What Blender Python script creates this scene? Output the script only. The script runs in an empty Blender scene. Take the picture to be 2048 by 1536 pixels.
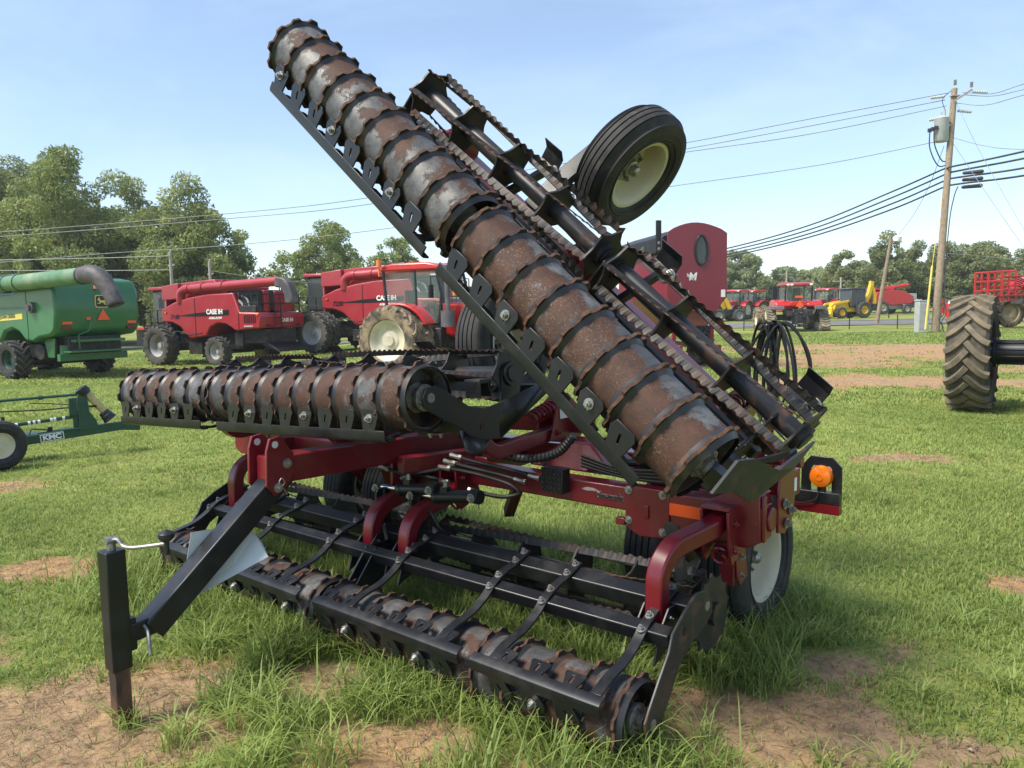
import bpy, bmesh, math, random
import numpy as np
from math import sin, cos, pi, radians, sqrt, atan2
from mathutils import Vector, Matrix

random.seed(7)
RNG = np.random.default_rng(11)
S = bpy.context.scene
COL = S.collection

# ------------------------------------------------------------------ camera
cam_d = bpy.data.cameras.new("camera")
cam = bpy.data.objects.new("camera", cam_d)
COL.objects.link(cam)
cam_d.sensor_width = 36.0
cam_d.lens = 36.0 * 1538.0 / 2048.0
cam_d.clip_start = 0.05
cam_d.clip_end = 2000.0
PITCH, ROLL = radians(5.42), radians(1.0)
_fw = Vector((0, cos(PITCH), -sin(PITCH)))
_r0 = Vector((1, 0, 0))
_u0 = Vector((0, sin(PITCH), cos(PITCH)))
_r = _r0 * cos(ROLL) - _u0 * sin(ROLL)
_u = _u0 * cos(ROLL) + _r0 * sin(ROLL)
cam.matrix_world = Matrix(((_r.x, _u.x, -_fw.x, 0), (_r.y, _u.y, -_fw.y, 0), (_r.z, _u.z, -_fw.z, 1.7), (0, 0, 0, 1)))
S.camera = cam

# ------------------------------------------------------------------ sky, sun, exposure
SUN_EL = radians(54.0)
SUN_DIR = Vector((-0.90, -0.43, 0)).normalized()          # horizontal direction towards the sun
SUN_ROT = atan2(SUN_DIR.x, SUN_DIR.y)
w = bpy.data.worlds.new("World")
S.world = w
w.use_nodes = True
nt = w.node_tree
nt.nodes.clear()
wo = nt.nodes.new('ShaderNodeOutputWorld')
bg = nt.nodes.new('ShaderNodeBackground')
sky = nt.nodes.new('ShaderNodeTexSky')
sky.sky_type = 'NISHITA'
sky.sun_disc = False
sky.sun_elevation = SUN_EL
sky.sun_rotation = SUN_ROT
sky.altitude = 100
sky.air_density = 1.0
sky.dust_density = 0.45
sky.ozone_density = 1.5
bg.inputs['Strength'].default_value = 0.095
# thin cirrus veil in the sky itself
tc = nt.nodes.new('ShaderNodeTexCoord')
mp = nt.nodes.new('ShaderNodeMapping')
mp.inputs['Rotation'].default_value = (0.2, 0.35, 0.6)
mp.inputs['Scale'].default_value = (1.1, 5.0, 4.0)
nz = nt.nodes.new('ShaderNodeTexNoise')
nz.inputs['Scale'].default_value = 1.6
nz.inputs['Detail'].default_value = 7
nz.inputs['Roughness'].default_value = 0.55
nz.inputs['Distortion'].default_value = 0.8
rp = nt.nodes.new('ShaderNodeValToRGB')
rp.color_ramp.elements[0].position = 0.40
rp.color_ramp.elements[0].color = (0, 0, 0, 1)
rp.color_ramp.elements[1].position = 0.80
rp.color_ramp.elements[1].color = (0.30, 0.30, 0.30, 1)
mx = nt.nodes.new('ShaderNodeMixRGB')
mx.inputs['Color2'].default_value = (4.6, 5.6, 7.0, 1)
ADDV = nt.nodes.new('ShaderNodeMath')
ADDV.operation = 'ADD'
ADDV.inputs[1].default_value = 0.15
nt.links.new(tc.outputs['Generated'], mp.inputs['Vector'])
nt.links.new(mp.outputs['Vector'], nz.inputs['Vector'])
nt.links.new(nz.outputs['Fac'], rp.inputs['Fac'])
nt.links.new(rp.outputs['Color'], ADDV.inputs[0])
nt.links.new(ADDV.outputs[0], mx.inputs['Fac'])
nt.links.new(sky.outputs['Color'], mx.inputs['Color1'])
nt.links.new(mx.outputs['Color'], bg.inputs['Color'])
nt.links.new(bg.outputs['Background'], wo.inputs['Surface'])

sun_d = bpy.data.lights.new("sun", 'SUN')
sun_d.energy = 2.9
sun_d.angle = radians(20.0)
sun_d.color = (1.0, 0.93, 0.80)
sun = bpy.data.objects.new("sun", sun_d)
COL.objects.link(sun)
_sd = Vector((SUN_DIR.x * cos(SUN_EL), SUN_DIR.y * cos(SUN_EL), sin(SUN_EL)))
sun.rotation_euler = _sd.to_track_quat('Z', 'Y').to_euler()
sun.location = (-30, -20, 40)

S.view_settings.view_transform = 'Standard'
S.view_settings.look = 'None'
S.view_settings.gamma = 1.0
S.view_settings.exposure = 1.16
S.render.engine = 'CYCLES'
S.cycles.max_bounces = 6
S.cycles.transparent_max_bounces = 12

# ------------------------------------------------------------------ materials
def _n(t, k, **kw):
    n = t.nodes.new(k)
    for a, b in kw.items():
        setattr(n, a, b)
    return n

def base_mat(name):
    m = bpy.data.materials.new(name)
    m.use_nodes = True
    t = m.node_tree
    return m, t, t.nodes['Principled BSDF']

def mat(name, col, rough=0.5, metal=0.0, col2=None, scale=6.0, lo=0.45, hi=0.7, detail=6.0, amount=1.0,
        coat=0.0, bump=0.0, bscale=None, stretch=(1, 1, 1), col3=None, scale3=40.0, lo3=0.55, hi3=0.65, rough2=None,
        trans=0.0, alpha=1.0):
    m, t, b = base_mat(name)
    b.inputs['Roughness'].default_value = rough
    b.inputs['Metallic'].default_value = metal
    b.inputs['Coat Weight'].default_value = coat
    b.inputs['Coat Roughness'].default_value = 0.15
    b.inputs['Alpha'].default_value = alpha
    if trans:
        b.inputs['Transmission Weight'].default_value = trans
    b.inputs['Base Color'].default_value = (*col, 1)
    out = None
    if col2 is not None or bump:
        tcn = _n(t, 'ShaderNodeTexCoord')
        mpn = _n(t, 'ShaderNodeMapping')
        mpn.inputs['Scale'].default_value = stretch
        t.links.new(tcn.outputs['Object'], mpn.inputs['Vector'])
    if col2 is not None:
        no = _n(t, 'ShaderNodeTexNoise')
        no.inputs['Scale'].default_value = scale
        no.inputs['Detail'].default_value = detail
        no.inputs['Roughness'].default_value = 0.65
        t.links.new(mpn.outputs['Vector'], no.inputs['Vector'])
        mr = _n(t, 'ShaderNodeMapRange')
        mr.inputs['From Min'].default_value = lo
        mr.inputs['From Max'].default_value = hi
        mr.inputs['To Max'].default_value = amount
        t.links.new(no.outputs['Fac'], mr.inputs['Value'])
        mc = _n(t, 'ShaderNodeMixRGB')
        mc.inputs['Color1'].default_value = (*col, 1)
        mc.inputs['Color2'].default_value = (*col2, 1)
        t.links.new(mr.outputs['Result'], mc.inputs['Fac'])
        out = mc
        if rough2 is not None:
            rr = _n(t, 'ShaderNodeMapRange')
            rr.inputs['To Min'].default_value = rough
            rr.inputs['To Max'].default_value = rough2
            t.links.new(mr.outputs['Result'], rr.inputs['Value'])
            t.links.new(rr.outputs['Result'], b.inputs['Roughness'])
        if col3 is not None:
            n3 = _n(t, 'ShaderNodeTexNoise')
            n3.inputs['Scale'].default_value = scale3
            n3.inputs['Detail'].default_value = 5
            n3.inputs['Roughness'].default_value = 0.7
            t.links.new(mpn.outputs['Vector'], n3.inputs['Vector'])
            m3 = _n(t, 'ShaderNodeMapRange')
            m3.inputs['From Min'].default_value = lo3
            m3.inputs['From Max'].default_value = hi3
            t.links.new(n3.outputs['Fac'], m3.inputs['Value'])
            c3 = _n(t, 'ShaderNodeMixRGB')
            c3.inputs['Color2'].default_value = (*col3, 1)
            t.links.new(m3.outputs['Result'], c3.inputs['Fac'])
            t.links.new(mc.outputs['Color'], c3.inputs['Color1'])
            out = c3
        t.links.new(out.outputs['Color'], b.inputs['Base Color'])
    if bump:
        nb = _n(t, 'ShaderNodeTexNoise')
        nb.inputs['Scale'].default_value = bscale or scale * 4
        nb.inputs['Detail'].default_value = 5
        t.links.new(mpn.outputs['Vector'], nb.inputs['Vector'])
        bp = _n(t, 'ShaderNodeBump')
        bp.inputs['Strength'].default_value = bump
        bp.inputs['Distance'].default_value = 0.02
        t.links.new(nb.outputs['Fac'], bp.inputs['Height'])
        t.links.new(bp.outputs['Normal'], b.inputs['Normal'])
    return m

M = {}
M['red'] = mat('harrow_red', (0.145, 0.005, 0.013), 0.34, coat=0.25, col2=(0.17, 0.045, 0.04), scale=5, lo=0.5, hi=0.8, amount=0.5,
               col3=(0.26, 0.11, 0.075), scale3=70, lo3=0.66, hi3=0.78, rough2=0.6)
M['black'] = mat('black_paint', (0.008, 0.0085, 0.011), 0.34, col2=(0.03, 0.029, 0.028), scale=7, lo=0.48, hi=0.75, amount=0.8, rough2=0.65,
                 col3=(0.085, 0.06, 0.04), scale3=55, lo3=0.68, hi3=0.8)
M['black_clean'] = mat('black_plastic', (0.012, 0.012, 0.014), 0.4)
M['black_worn'] = mat('black_worn_steel', (0.018, 0.018, 0.021), 0.42, col2=(0.10, 0.045, 0.022), scale=11, lo=0.52, hi=0.7, amount=0.85, rough2=0.8)
M['rust'] = mat('rust_edge', (0.10, 0.042, 0.020), 0.85, col2=(0.030, 0.016, 0.011), scale=22, lo=0.4, hi=0.6, col3=(0.28, 0.18, 0.11), scale3=90, lo3=0.64, hi3=0.78)
M['blade'] = mat('rusty_blade', (0.013, 0.012, 0.012), 0.55, col2=(0.062, 0.029, 0.018), scale=9, lo=0.50, hi=0.66, col3=(0.30, 0.22, 0.15), scale3=120, lo3=0.64, hi3=0.7)
M['rubber'] = mat('tyre_rubber', (0.016, 0.016, 0.017), 0.72, col2=(0.045, 0.042, 0.037), scale=7, lo=0.42, hi=0.75, col3=(0.11, 0.085, 0.06), scale3=14, lo3=0.60, hi3=0.78)
M['rubber_grey'] = mat('tyre_rubber_weathered', (0.05, 0.05, 0.05), 0.85, col2=(0.12, 0.105, 0.085), scale=3, lo=0.4, hi=0.7)
M['rubber_mud'] = mat('tyre_rubber_muddy', (0.06, 0.052, 0.042), 0.9, col2=(0.33, 0.24, 0.15), scale=2.6, lo=0.4, hi=0.6)
M['rubber_tan'] = mat('tyre_rubber_dusty', (0.035, 0.033, 0.03), 0.85, col2=(0.12, 0.098, 0.07), scale=4, lo=0.35, hi=0.65)
M['tread_dust'] = mat('dusty_tread_lug', (0.085, 0.072, 0.054), 0.88, col2=(0.21, 0.165, 0.105), scale=5, lo=0.35, hi=0.65)
M['cream'] = mat('cream_rim', (0.58, 0.53, 0.38), 0.42, col2=(0.50, 0.43, 0.30), scale=7, lo=0.52, hi=0.8, amount=0.7)
M['rim_grey'] = mat('grey_rim', (0.36, 0.37, 0.38), 0.45, col2=(0.26, 0.24, 0.2), scale=3, lo=0.45, hi=0.7)
M['rim_cream'] = mat('pale_rim', (0.60, 0.55, 0.42), 0.5, col2=(0.42, 0.36, 0.25), scale=3, lo=0.45, hi=0.7)
M['steel'] = mat('zinc_steel', (0.36, 0.36, 0.35), 0.42, metal=0.8, col2=(0.18, 0.13, 0.09), scale=30, lo=0.5, hi=0.7)
M['chrome'] = mat('chrome_rod', (0.8, 0.8, 0.8), 0.12, metal=1.0)
M['hub'] = mat('bearing_hub_cast', (0.24, 0.22, 0.19), 0.5, metal=0.4, col2=(0.10, 0.07, 0.05), scale=20, lo=0.45, hi=0.65)
M['hose'] = mat('rubber_hose', (0.012, 0.012, 0.012), 0.45)
M['white_sheet'] = mat('white_sheet', (0.62, 0.64, 0.64), 0.5, col2=(0.48, 0.49, 0.48), scale=4, lo=0.45, hi=0.7)
M['white'] = mat('white_decal', (0.8, 0.8, 0.78), 0.5)
M['decal_black'] = mat('black_decal', (0.01, 0.01, 0.01), 0.4)
M['decal_grey'] = mat('grey_decal', (0.32, 0.30, 0.28), 0.4)
M['orange'] = mat('orange_reflector', (0.95, 0.10, 0.012), 0.35)
M['amber'] = mat('amber_lens', (0.72, 0.16, 0.006), 0.18, coat=0.6)
M['redlens'] = mat('red_lens', (0.16, 0.006, 0.012), 0.3)
M['comb_red'] = mat('combine_red', (0.34, 0.020, 0.030), 0.40, coat=0.2, col2=(0.34, 0.07, 0.06), scale=1.4, lo=0.45, hi=0.75, amount=0.6)
M['tractor_red'] = mat('tractor_red', (0.52, 0.018, 0.018), 0.33, coat=0.3, col2=(0.42, 0.06, 0.05), scale=2, lo=0.5, hi=0.8, amount=0.5)
M['hopper_red'] = mat('hopper_red', (0.20, 0.018, 0.032), 0.35, coat=0.25, col2=(0.17, 0.022, 0.034), scale=1.3, lo=0.42, hi=0.75, amount=0.6)
M['rusty_red'] = mat('hopper_under_red', (0.20, 0.05, 0.03), 0.6, col2=(0.12, 0.05, 0.03), scale=2, lo=0.4, hi=0.7)
M['green'] = mat('machine_green', (0.020, 0.135, 0.045), 0.38, coat=0.25, col2=(0.07, 0.18, 0.075), scale=1.2, lo=0.45, hi=0.75, amount=0.6)
M['green_tube'] = mat('faded_green', (0.075, 0.19, 0.085), 0.5, col2=(0.25, 0.30, 0.20), scale=1.1, lo=0.42, hi=0.7, stretch=(1, 1, 1))
M['dkgreen'] = mat('dark_green_paint', (0.012, 0.062, 0.038), 0.42, coat=0.2, col2=(0.04, 0.07, 0.05), scale=5, lo=0.5, hi=0.75)
M['yellow'] = mat('machine_yellow', (0.80, 0.50, 0.02), 0.4, col2=(0.6, 0.38, 0.04), scale=3, lo=0.5, hi=0.75)
M['grey_plastic'] = mat('grey_plastic', (0.10, 0.10, 0.11), 0.55, col2=(0.17, 0.16, 0.15), scale=3, lo=0.45, hi=0.7)
M['dark_mech'] = mat('dark_machinery', (0.018, 0.018, 0.02), 0.55, col2=(0.07, 0.06, 0.05), scale=5, lo=0.45, hi=0.7)
M['spout'] = mat('rubber_spout', (0.06, 0.055, 0.062), 0.6, col2=(0.16, 0.13, 0.12), scale=2.5, lo=0.45, hi=0.7)
M['tarp'] = mat('black_tarp', (0.013, 0.014, 0.017), 0.55, col2=(0.035, 0.035, 0.04), scale=2, lo=0.45, hi=0.75)
M['glass'] = mat('cab_glass', (0.25, 0.34, 0.31), 0.04, alpha=0.26)
M['glass_dark'] = mat('dark_window', (0.05, 0.06, 0.06), 0.08)
M['wood'] = mat('pole_wood', (0.34, 0.26, 0.18), 0.85, col2=(0.17, 0.13, 0.09), scale=9, lo=0.4, hi=0.65, stretch=(3, 3, 0.25), bump=0.3, bscale=30)
M['pole_grey'] = mat('pole_wood_grey', (0.42, 0.38, 0.32), 0.85, col2=(0.28, 0.24, 0.2), scale=9, lo=0.4, hi=0.65, stretch=(3, 3, 0.25))
M['cable'] = mat('cable_black', (0.035, 0.037, 0.042), 0.5)
M['wire'] = mat('wire_aluminium', (0.22, 0.23, 0.25), 0.5)
M['wire_pale'] = mat('wire_pale', (0.42, 0.42, 0.38), 0.5)
M['galv'] = mat('grey_enamel', (0.42, 0.44, 0.44), 0.45, col2=(0.34, 0.35, 0.34), scale=4, lo=0.4, hi=0.7)
M['bark'] = mat('bark', (0.13, 0.10, 0.075), 0.9, col2=(0.25, 0.21, 0.17), scale=5, lo=0.4, hi=0.65, stretch=(1, 1, 0.3))
M['asphalt'] = mat('asphalt', (0.17, 0.165, 0.16), 0.9, col2=(0.12, 0.118, 0.115), scale=0.8, lo=0.4, hi=0.7)
M['track'] = mat('track_rubber', (0.17, 0.14, 0.105), 0.9, col2=(0.28, 0.225, 0.15), scale=4, lo=0.4, hi=0.65)
M['gold'] = mat('yellow_decal', (0.72, 0.58, 0.12), 0.4)

def drum_mat():
    """Weathered roller: brown rust eaten into grey galvanised steel, speckled, with dark bands beside each ring."""
    m, t, b = base_mat('rusty_roller')
    tcn = _n(t, 'ShaderNodeTexCoord')
    def noise(scale, detail, rough=0.6, st=(1, 1, 1)):
        mpn = _n(t, 'ShaderNodeMapping')
        mpn.inputs['Scale'].default_value = st
        t.links.new(tcn.outputs['Object'], mpn.inputs['Vector'])
        n = _n(t, 'ShaderNodeTexNoise')
        n.inputs['Scale'].default_value = scale
        n.inputs['Detail'].default_value = detail
        n.inputs['Roughness'].default_value = rough
        t.links.new(mpn.outputs['Vector'], n.inputs['Vector'])
        return n.outputs['Fac']
    def rng(f, lo, hi, to=1.0):
        r = _n(t, 'ShaderNodeMapRange')
        r.inputs['From Min'].default_value = lo
        r.inputs['From Max'].default_value = hi
        r.inputs['To Max'].default_value = to
        t.links.new(f, r.inputs['Value'])
        return r.outputs['Result']
    def mix(f, a, c):
        x = _n(t, 'ShaderNodeMixRGB')
        t.links.new(f, x.inputs['Fac'])
        for k, v in (('Color1', a), ('Color2', c)):
            if isinstance(v, tuple):
                x.inputs[k].default_value = (*v, 1)
            else:
                t.links.new(v, x.inputs[k])
        return x.outputs['Color']
    def math(op, a, c):
        x = _n(t, 'ShaderNodeMath', operation=op)
        for i, v in enumerate((a, c)):
            if isinstance(v, float):
                x.inputs[i].default_value = v
            else:
                t.links.new(v, x.inputs[i])
        return x.outputs[0]
    big = noise(4.2, 5)
    med = noise(16, 6, 0.7)
    fine = noise(150, 3, 0.75)
    rust = mix(rng(med, 0.35, 0.65), (0.078, 0.030, 0.016), (0.036, 0.017, 0.011))
    steel = mix(rng(noise(22, 5), 0.35, 0.68), (0.14, 0.14, 0.14), (0.055, 0.054, 0.054))
    steel = mix(rng(noise(2.4, 4), 0.42, 0.60, 0.8), steel, (0.045, 0.046, 0.05))
    f = math('ADD', math('MULTIPLY', big, 0.62), math('ADD', math('MULTIPLY', med, 0.22), math('MULTIPLY', fine, 0.16)))
    fr = rng(f, 0.485, 0.515)
    at = _n(t, 'ShaderNodeAttribute', attribute_name='rusty', attribute_type='OBJECT')
    f2 = math('ADD', f, math('MULTIPLY', at.outputs['Fac'], 0.085))
    wr = _n(t, 'ShaderNodeAttribute', attribute_name='polish_sheen')  # pale steel band: polish and sky reflection put into the colour
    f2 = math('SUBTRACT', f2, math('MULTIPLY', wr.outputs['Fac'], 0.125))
    fr = rng(f2, 0.486, 0.514)
    col = mix(fr, steel, rust)
    spk = math('MULTIPLY', rng(fine, 0.575, 0.65, 0.8), rng(noise(3.1, 4), 0.46, 0.62))
    col = mix(spk, col, (0.25, 0.19, 0.14))
    streak = noise(9, 5, 0.7, (1, 1, 6))
    col = mix(rng(streak, 0.56, 0.70, 0.55), col, (0.022, 0.016, 0.014))
    t.links.new(col, b.inputs['Base Color'])
    rr = _n(t, 'ShaderNodeMapRange')
    rr.inputs['To Min'].default_value = 0.50
    rr.inputs['To Max'].default_value = 0.72
    t.links.new(fr, rr.inputs['Value'])
    t.links.new(rr.outputs['Result'], b.inputs['Roughness'])
    mm = _n(t, 'ShaderNodeMapRange')
    mm.inputs['To Min'].default_value = 0.18
    mm.inputs['To Max'].default_value = 0.105
    t.links.new(fr, mm.inputs['Value'])
    t.links.new(mm.outputs['Result'], b.inputs['Metallic'])
    bp = _n(t, 'ShaderNodeBump')
    bp.inputs['Strength'].default_value = 0.35
    bp.inputs['Distance'].default_value = 0.004
    t.links.new(math('ADD', fine, fr), bp.inputs['Height'])
    t.links.new(bp.outputs['Normal'], b.inputs['Normal'])
    return m
M['drum'] = drum_mat()

def leaf_mat(name, c1, c2, scale=0.5):
    m, t, b = base_mat(name)
    geo = _n(t, 'ShaderNodeNewGeometry')
    no = _n(t, 'ShaderNodeTexNoise')
    no.inputs['Scale'].default_value = scale
    no.inputs['Detail'].default_value = 4
    t.links.new(geo.outputs['Position'], no.inputs['Vector'])
    at = _n(t, 'ShaderNodeAttribute', attribute_name='tint')
    ad = _n(t, 'ShaderNodeMath', operation='ADD')
    t.links.new(no.outputs['Fac'], ad.inputs[0])
    t.links.new(at.outputs['Fac'], ad.inputs[1])
    mr = _n(t, 'ShaderNodeMapRange')
    mr.inputs['From Min'].default_value = 0.55
    mr.inputs['From Max'].default_value = 1.35
    t.links.new(ad.outputs[0], mr.inputs['Value'])
    mc = _n(t, 'ShaderNodeMixRGB')
    mc.inputs['Color1'].default_value = (*c1, 1)
    mc.inputs['Color2'].default_value = (*c2, 1)
    t.links.new(mr.outputs['Result'], mc.inputs['Fac'])
    t.links.new(mc.outputs['Color'], b.inputs['Base Color'])
    b.inputs['Roughness'].default_value = 0.6
    tr = _n(t, 'ShaderNodeBsdfTranslucent')
    t.links.new(mc.outputs['Color'], tr.inputs['Color'])
    ms = _n(t, 'ShaderNodeMixShader')
    ms.inputs['Fac'].default_value = 0.45
    t.links.new(b.outputs['BSDF'], ms.inputs[1])
    t.links.new(tr.outputs['BSDF'], ms.inputs[2])
    t.links.new(ms.outputs['Shader'], t.nodes['Material Output'].inputs['Surface'])
    return m
M['leaf'] = leaf_mat('leaf_mid', (0.16, 0.205, 0.07), (0.42, 0.46, 0.155))
M['leaf_light'] = leaf_mat('leaf_light', (0.18, 0.235, 0.065), (0.44, 0.48, 0.16))
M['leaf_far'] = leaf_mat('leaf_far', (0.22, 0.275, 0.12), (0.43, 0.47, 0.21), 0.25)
M['pine'] = leaf_mat('pine_needles', (0.18, 0.215, 0.085), (0.40, 0.42, 0.18), 0.3)
M['grass'] = leaf_mat('grass_blade', (0.145, 0.215, 0.040), (0.37, 0.45, 0.125), 1.3)
M['drygrass'] = leaf_mat('dry_grass_blade', (0.19, 0.145, 0.085), (0.42, 0.35, 0.20), 1.3)

# ------------------------------------------------------------------ mesh building
SPLIT = {'cross_member', 'pin', 'hinge_bolt', 'hose_fitting', 'deflector_mount', 'tail_lamp', 'deck_part', 'work_lamp', 'orange_reflector', 'flange_ring', 'axle_nut', 'bolt', 'panel_seam',
         'track_roller', 'fender_skirt', 'lift_post', 'frame_brace', 'fold_cylinder', 'hitch_pin', 'white_band', 'shaft_cone', 'light_marker', 'arm_gusset', 'loader_arm', 'hydraulic_hose', 'mirror', 'cab_frame', 'transformer_lead'}
class MB:
    """Collects shapes (boxes, beams, tubes, lathes, plates) and links them as ONE mesh object."""
    def __init__(s, f=None):
        s.v, s.f, s.mi, s.map = [], [], [], f
        s.gi, s.cur, s.ng = [], None, 0
    def add(s, vs, fs, mi=0):
        o = len(s.v)
        s.v.extend([tuple(x) for x in vs])
        s.f.extend([tuple(i + o for i in q) for q in fs])
        s.mi.extend([mi] * len(fs))
        s.ng += 1
        s.gi.extend([s.ng if s.cur is None else s.cur] * len(fs))
    def box(s, c, d, mi=0, rot=None):
        hx, hy, hz = d[0] / 2, d[1] / 2, d[2] / 2
        vs = [Vector((x, y, z)) for x in (-hx, hx) for y in (-hy, hy) for z in (-hz, hz)]
        if rot is not None:
            vs = [rot @ v for v in vs]
        c = Vector(c)
        s.add([v + c for v in vs], [(0, 1, 3, 2), (4, 6, 7, 5), (0, 4, 5, 1), (2, 3, 7, 6), (0, 2, 6, 4), (1, 5, 7, 3)], mi)
    def beam(s, p, q, wd, ht, up=(0, 0, 1), mi=0):
        s.rtube([p, q], wd, ht, up, mi)
    def rtube(s, path, wd, ht, up=(0, 0, 1), mi=0):
        P = [Vector(p) for p in path]
        up = Vector(up)
        vs = []
        for i, p in enumerate(P):
            a = P[max(i - 1, 0)]
            c = P[min(i + 1, len(P) - 1)]
            d = (c - a).normalized()
            side = d.cross(up)
            if side.length < 1e-5:
                side = d.cross(Vector((1, 0, 0)))
            side.normalize()
            u2 = side.cross(d).normalized()
            for sx, sz in ((-1, -1), (1, -1), (1, 1), (-1, 1)):
                vs.append(p + side * (sx * wd / 2) + u2 * (sz * ht / 2))
        fs = [(3, 2, 1, 0)]
        for i in range(len(P) - 1):
            for k in range(4):
                a, c = i * 4 + k, i * 4 + (k + 1) % 4
                fs.append((a, c, c + 4, a + 4))
        e = (len(P) - 1) * 4
        fs.append((e, e + 1, e + 2, e + 3))
        s.add(vs, fs, mi)
    def tube(s, path, r, n=8, mi=0, caps=True):
        P = [Vector(p) for p in path]
        R = r if isinstance(r, (list, tuple)) else [r] * len(P)
        d0 = (P[1] - P[0]).normalized()
        u = d0.orthogonal().normalized()
        vs = []
        for i, p in enumerate(P):
            a = P[max(i - 1, 0)]
            c = P[min(i + 1, len(P) - 1)]
            d = (c - a).normalized()
            u = (u - d * u.dot(d))
            if u.length < 1e-6:
                u = d.orthogonal()
            u.normalize()
            v2 = d.cross(u)
            for k in range(n):
                t = 2 * pi * k / n
                vs.append(p + u * (R[i] * cos(t)) + v2 * (R[i] * sin(t)))
        fs = []
        for i in range(len(P) - 1):
            for k in range(n):
                a, c = i * n + k, i * n + (k + 1) % n
                fs.append((a, c, c + n, a + n))
        if caps:
            fs.append(tuple(range(n - 1, -1, -1)))
            e = (len(P) - 1) * n
            fs.append(tuple(range(e, e + n)))
        s.add(vs, fs, mi)
    def cyl(s, p, q, r, n=16, mi=0):
        s.tube([p, q], r, n, mi)
    def lathe(s, prof, p0, ax, n=32, mi=0, closed=False):
        """prof: list of (distance along ax, radius)."""
        ax = Vector(ax).normalized()
        u = ax.orthogonal().normalized()
        v2 = ax.cross(u)
        p0 = Vector(p0)
        vs = []
        for x, r in prof:
            for k in range(n):
                t = 2 * pi * k / n
                vs.append(p0 + ax * x + (u * cos(t) + v2 * sin(t)) * r)
        fs = []
        m = len(prof)
        for i in range(m if closed else m - 1):
            j = (i + 1) % m
            for k in range(n):
                fs.append((i * n + k, i * n + (k + 1) % n, j * n + (k + 1) % n, j * n + k))
        s.add(vs, fs, mi)
    def prism(s, poly, o, ex, ey, ez, th, mi=0, hole=None, rim=None):
        """poly in the plane (ex, ey) through o, thickness th along ez (centred). hole: same number of points."""
        o, ex, ey, ez = Vector(o), Vector(ex), Vector(ey), Vector(ez)
        def P(q, k):
            return o + ex * q[0] + ey * q[1] + ez * (k * th / 2)
        n = len(poly)
        if rim is None:
            rim = mi
        if hole is None:
            s.add([P(q, -1) for q in poly] + [P(q, 1) for q in poly], [tuple(range(n - 1, -1, -1)), tuple(range(n, 2 * n))], mi)
            b = len(s.v) - 2 * n
            s.f.extend([(b + i, b + (i + 1) % n, b + n + (i + 1) % n, b + n + i) for i in range(n)])
            s.mi.extend([rim] * n)
            s.gi.extend([s.ng if s.cur is None else s.cur] * n)
        else:
            vs = [P(q, -1) for q in poly] + [P(q, 1) for q in poly] + [P(q, -1) for q in hole] + [P(q, 1) for q in hole]
            fs, m = [], []
            for i in range(n):
                j = (i + 1) % n
                fs += [(j, i, 2 * n + i, 2 * n + j), (n + i, n + j, 3 * n + j, 3 * n + i)]
                m += [mi, mi]
                fs += [(i, j, n + j, n + i), (2 * n + j, 2 * n + i, 3 * n + i, 3 * n + j)]
                m += [rim, mi]
            b = len(s.v)
            s.v.extend([tuple(x) for x in vs])
            s.f.extend([tuple(i + b for i in q) for q in fs])
            s.mi.extend(m)
            s.ng += 1
            s.gi.extend([s.ng if s.cur is None else s.cur] * len(fs))
    def build(s, name, mats, parent=None, smooth=35, bevel=0.0, recalc=True):
        if name in SPLIT and len(s.gi) == len(s.f):
            first = None
            for g_ in sorted(set(s.gi)):
                m_ = MB(s.map)
                fi = [i for i, q in enumerate(s.gi) if q == g_]
                used = sorted({v for i in fi for v in s.f[i]})
                ix = {v: k for k, v in enumerate(used)}
                m_.v = [s.v[v] for v in used]
                m_.f = [tuple(ix[v] for v in s.f[i]) for i in fi]
                m_.mi = [s.mi[i] for i in fi]
                o = m_._build(name, mats, parent, smooth, bevel, recalc)
                first = first or o
            return first
        return s._build(name, mats, parent, smooth, bevel, recalc)
    def _build(s, name, mats, parent=None, smooth=35, bevel=0.0, recalc=True):
        me = bpy.data.meshes.new(name)
        vs = s.v if s.map is None else [s.map(*v) for v in s.v]
        me.from_pydata([tuple(v) for v in vs], [], s.f)
        if not isinstance(mats, (list, tuple)):
            mats = [mats]
        for k in mats:
            me.materials.append(M[k] if isinstance(k, str) else k)
        me.polygons.foreach_set('material_index', np.array(s.mi, dtype=np.int32))
        if recalc:
            bm = bmesh.new()
            bm.from_mesh(me)
            bmesh.ops.recalc_face_normals(bm, faces=bm.faces)
            bm.to_mesh(me)
            bm.free()
        if smooth:
            me.polygons.foreach_set('use_smooth', np.ones(len(me.polygons), dtype=bool))
            me.set_sharp_from_angle(angle=radians(smooth))
        me.update()
        o = bpy.data.objects.new(name, me)
        COL.objects.link(o)
        if parent is not None:
            o.parent = parent
        if bevel:
            bv = o.modifiers.new('bevel', 'BEVEL')
            bv.width = bevel
            bv.segments = 2
            bv.limit_method = 'ANGLE'
            bv.angle_limit = radians(40)
            bv.harden_normals = False
        return o

def thing(name, label, cat, loc=(0, 0, 0), rotz=0.0, group=None, scale=1.0):
    o = bpy.data.objects.new(name, None)
    COL.objects.link(o)
    o.empty_display_size = 0.2
    o.location = loc
    o.rotation_euler = (0, 0, rotz)
    o.scale = (scale, scale, scale)
    o['label'] = label
    o['category'] = cat
    if group:
        o['group'] = group
    return o

def tag(o, label, cat, group=None):
    o['label'] = label
    o['category'] = cat
    if group:
        o['group'] = group
    return o

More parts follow.
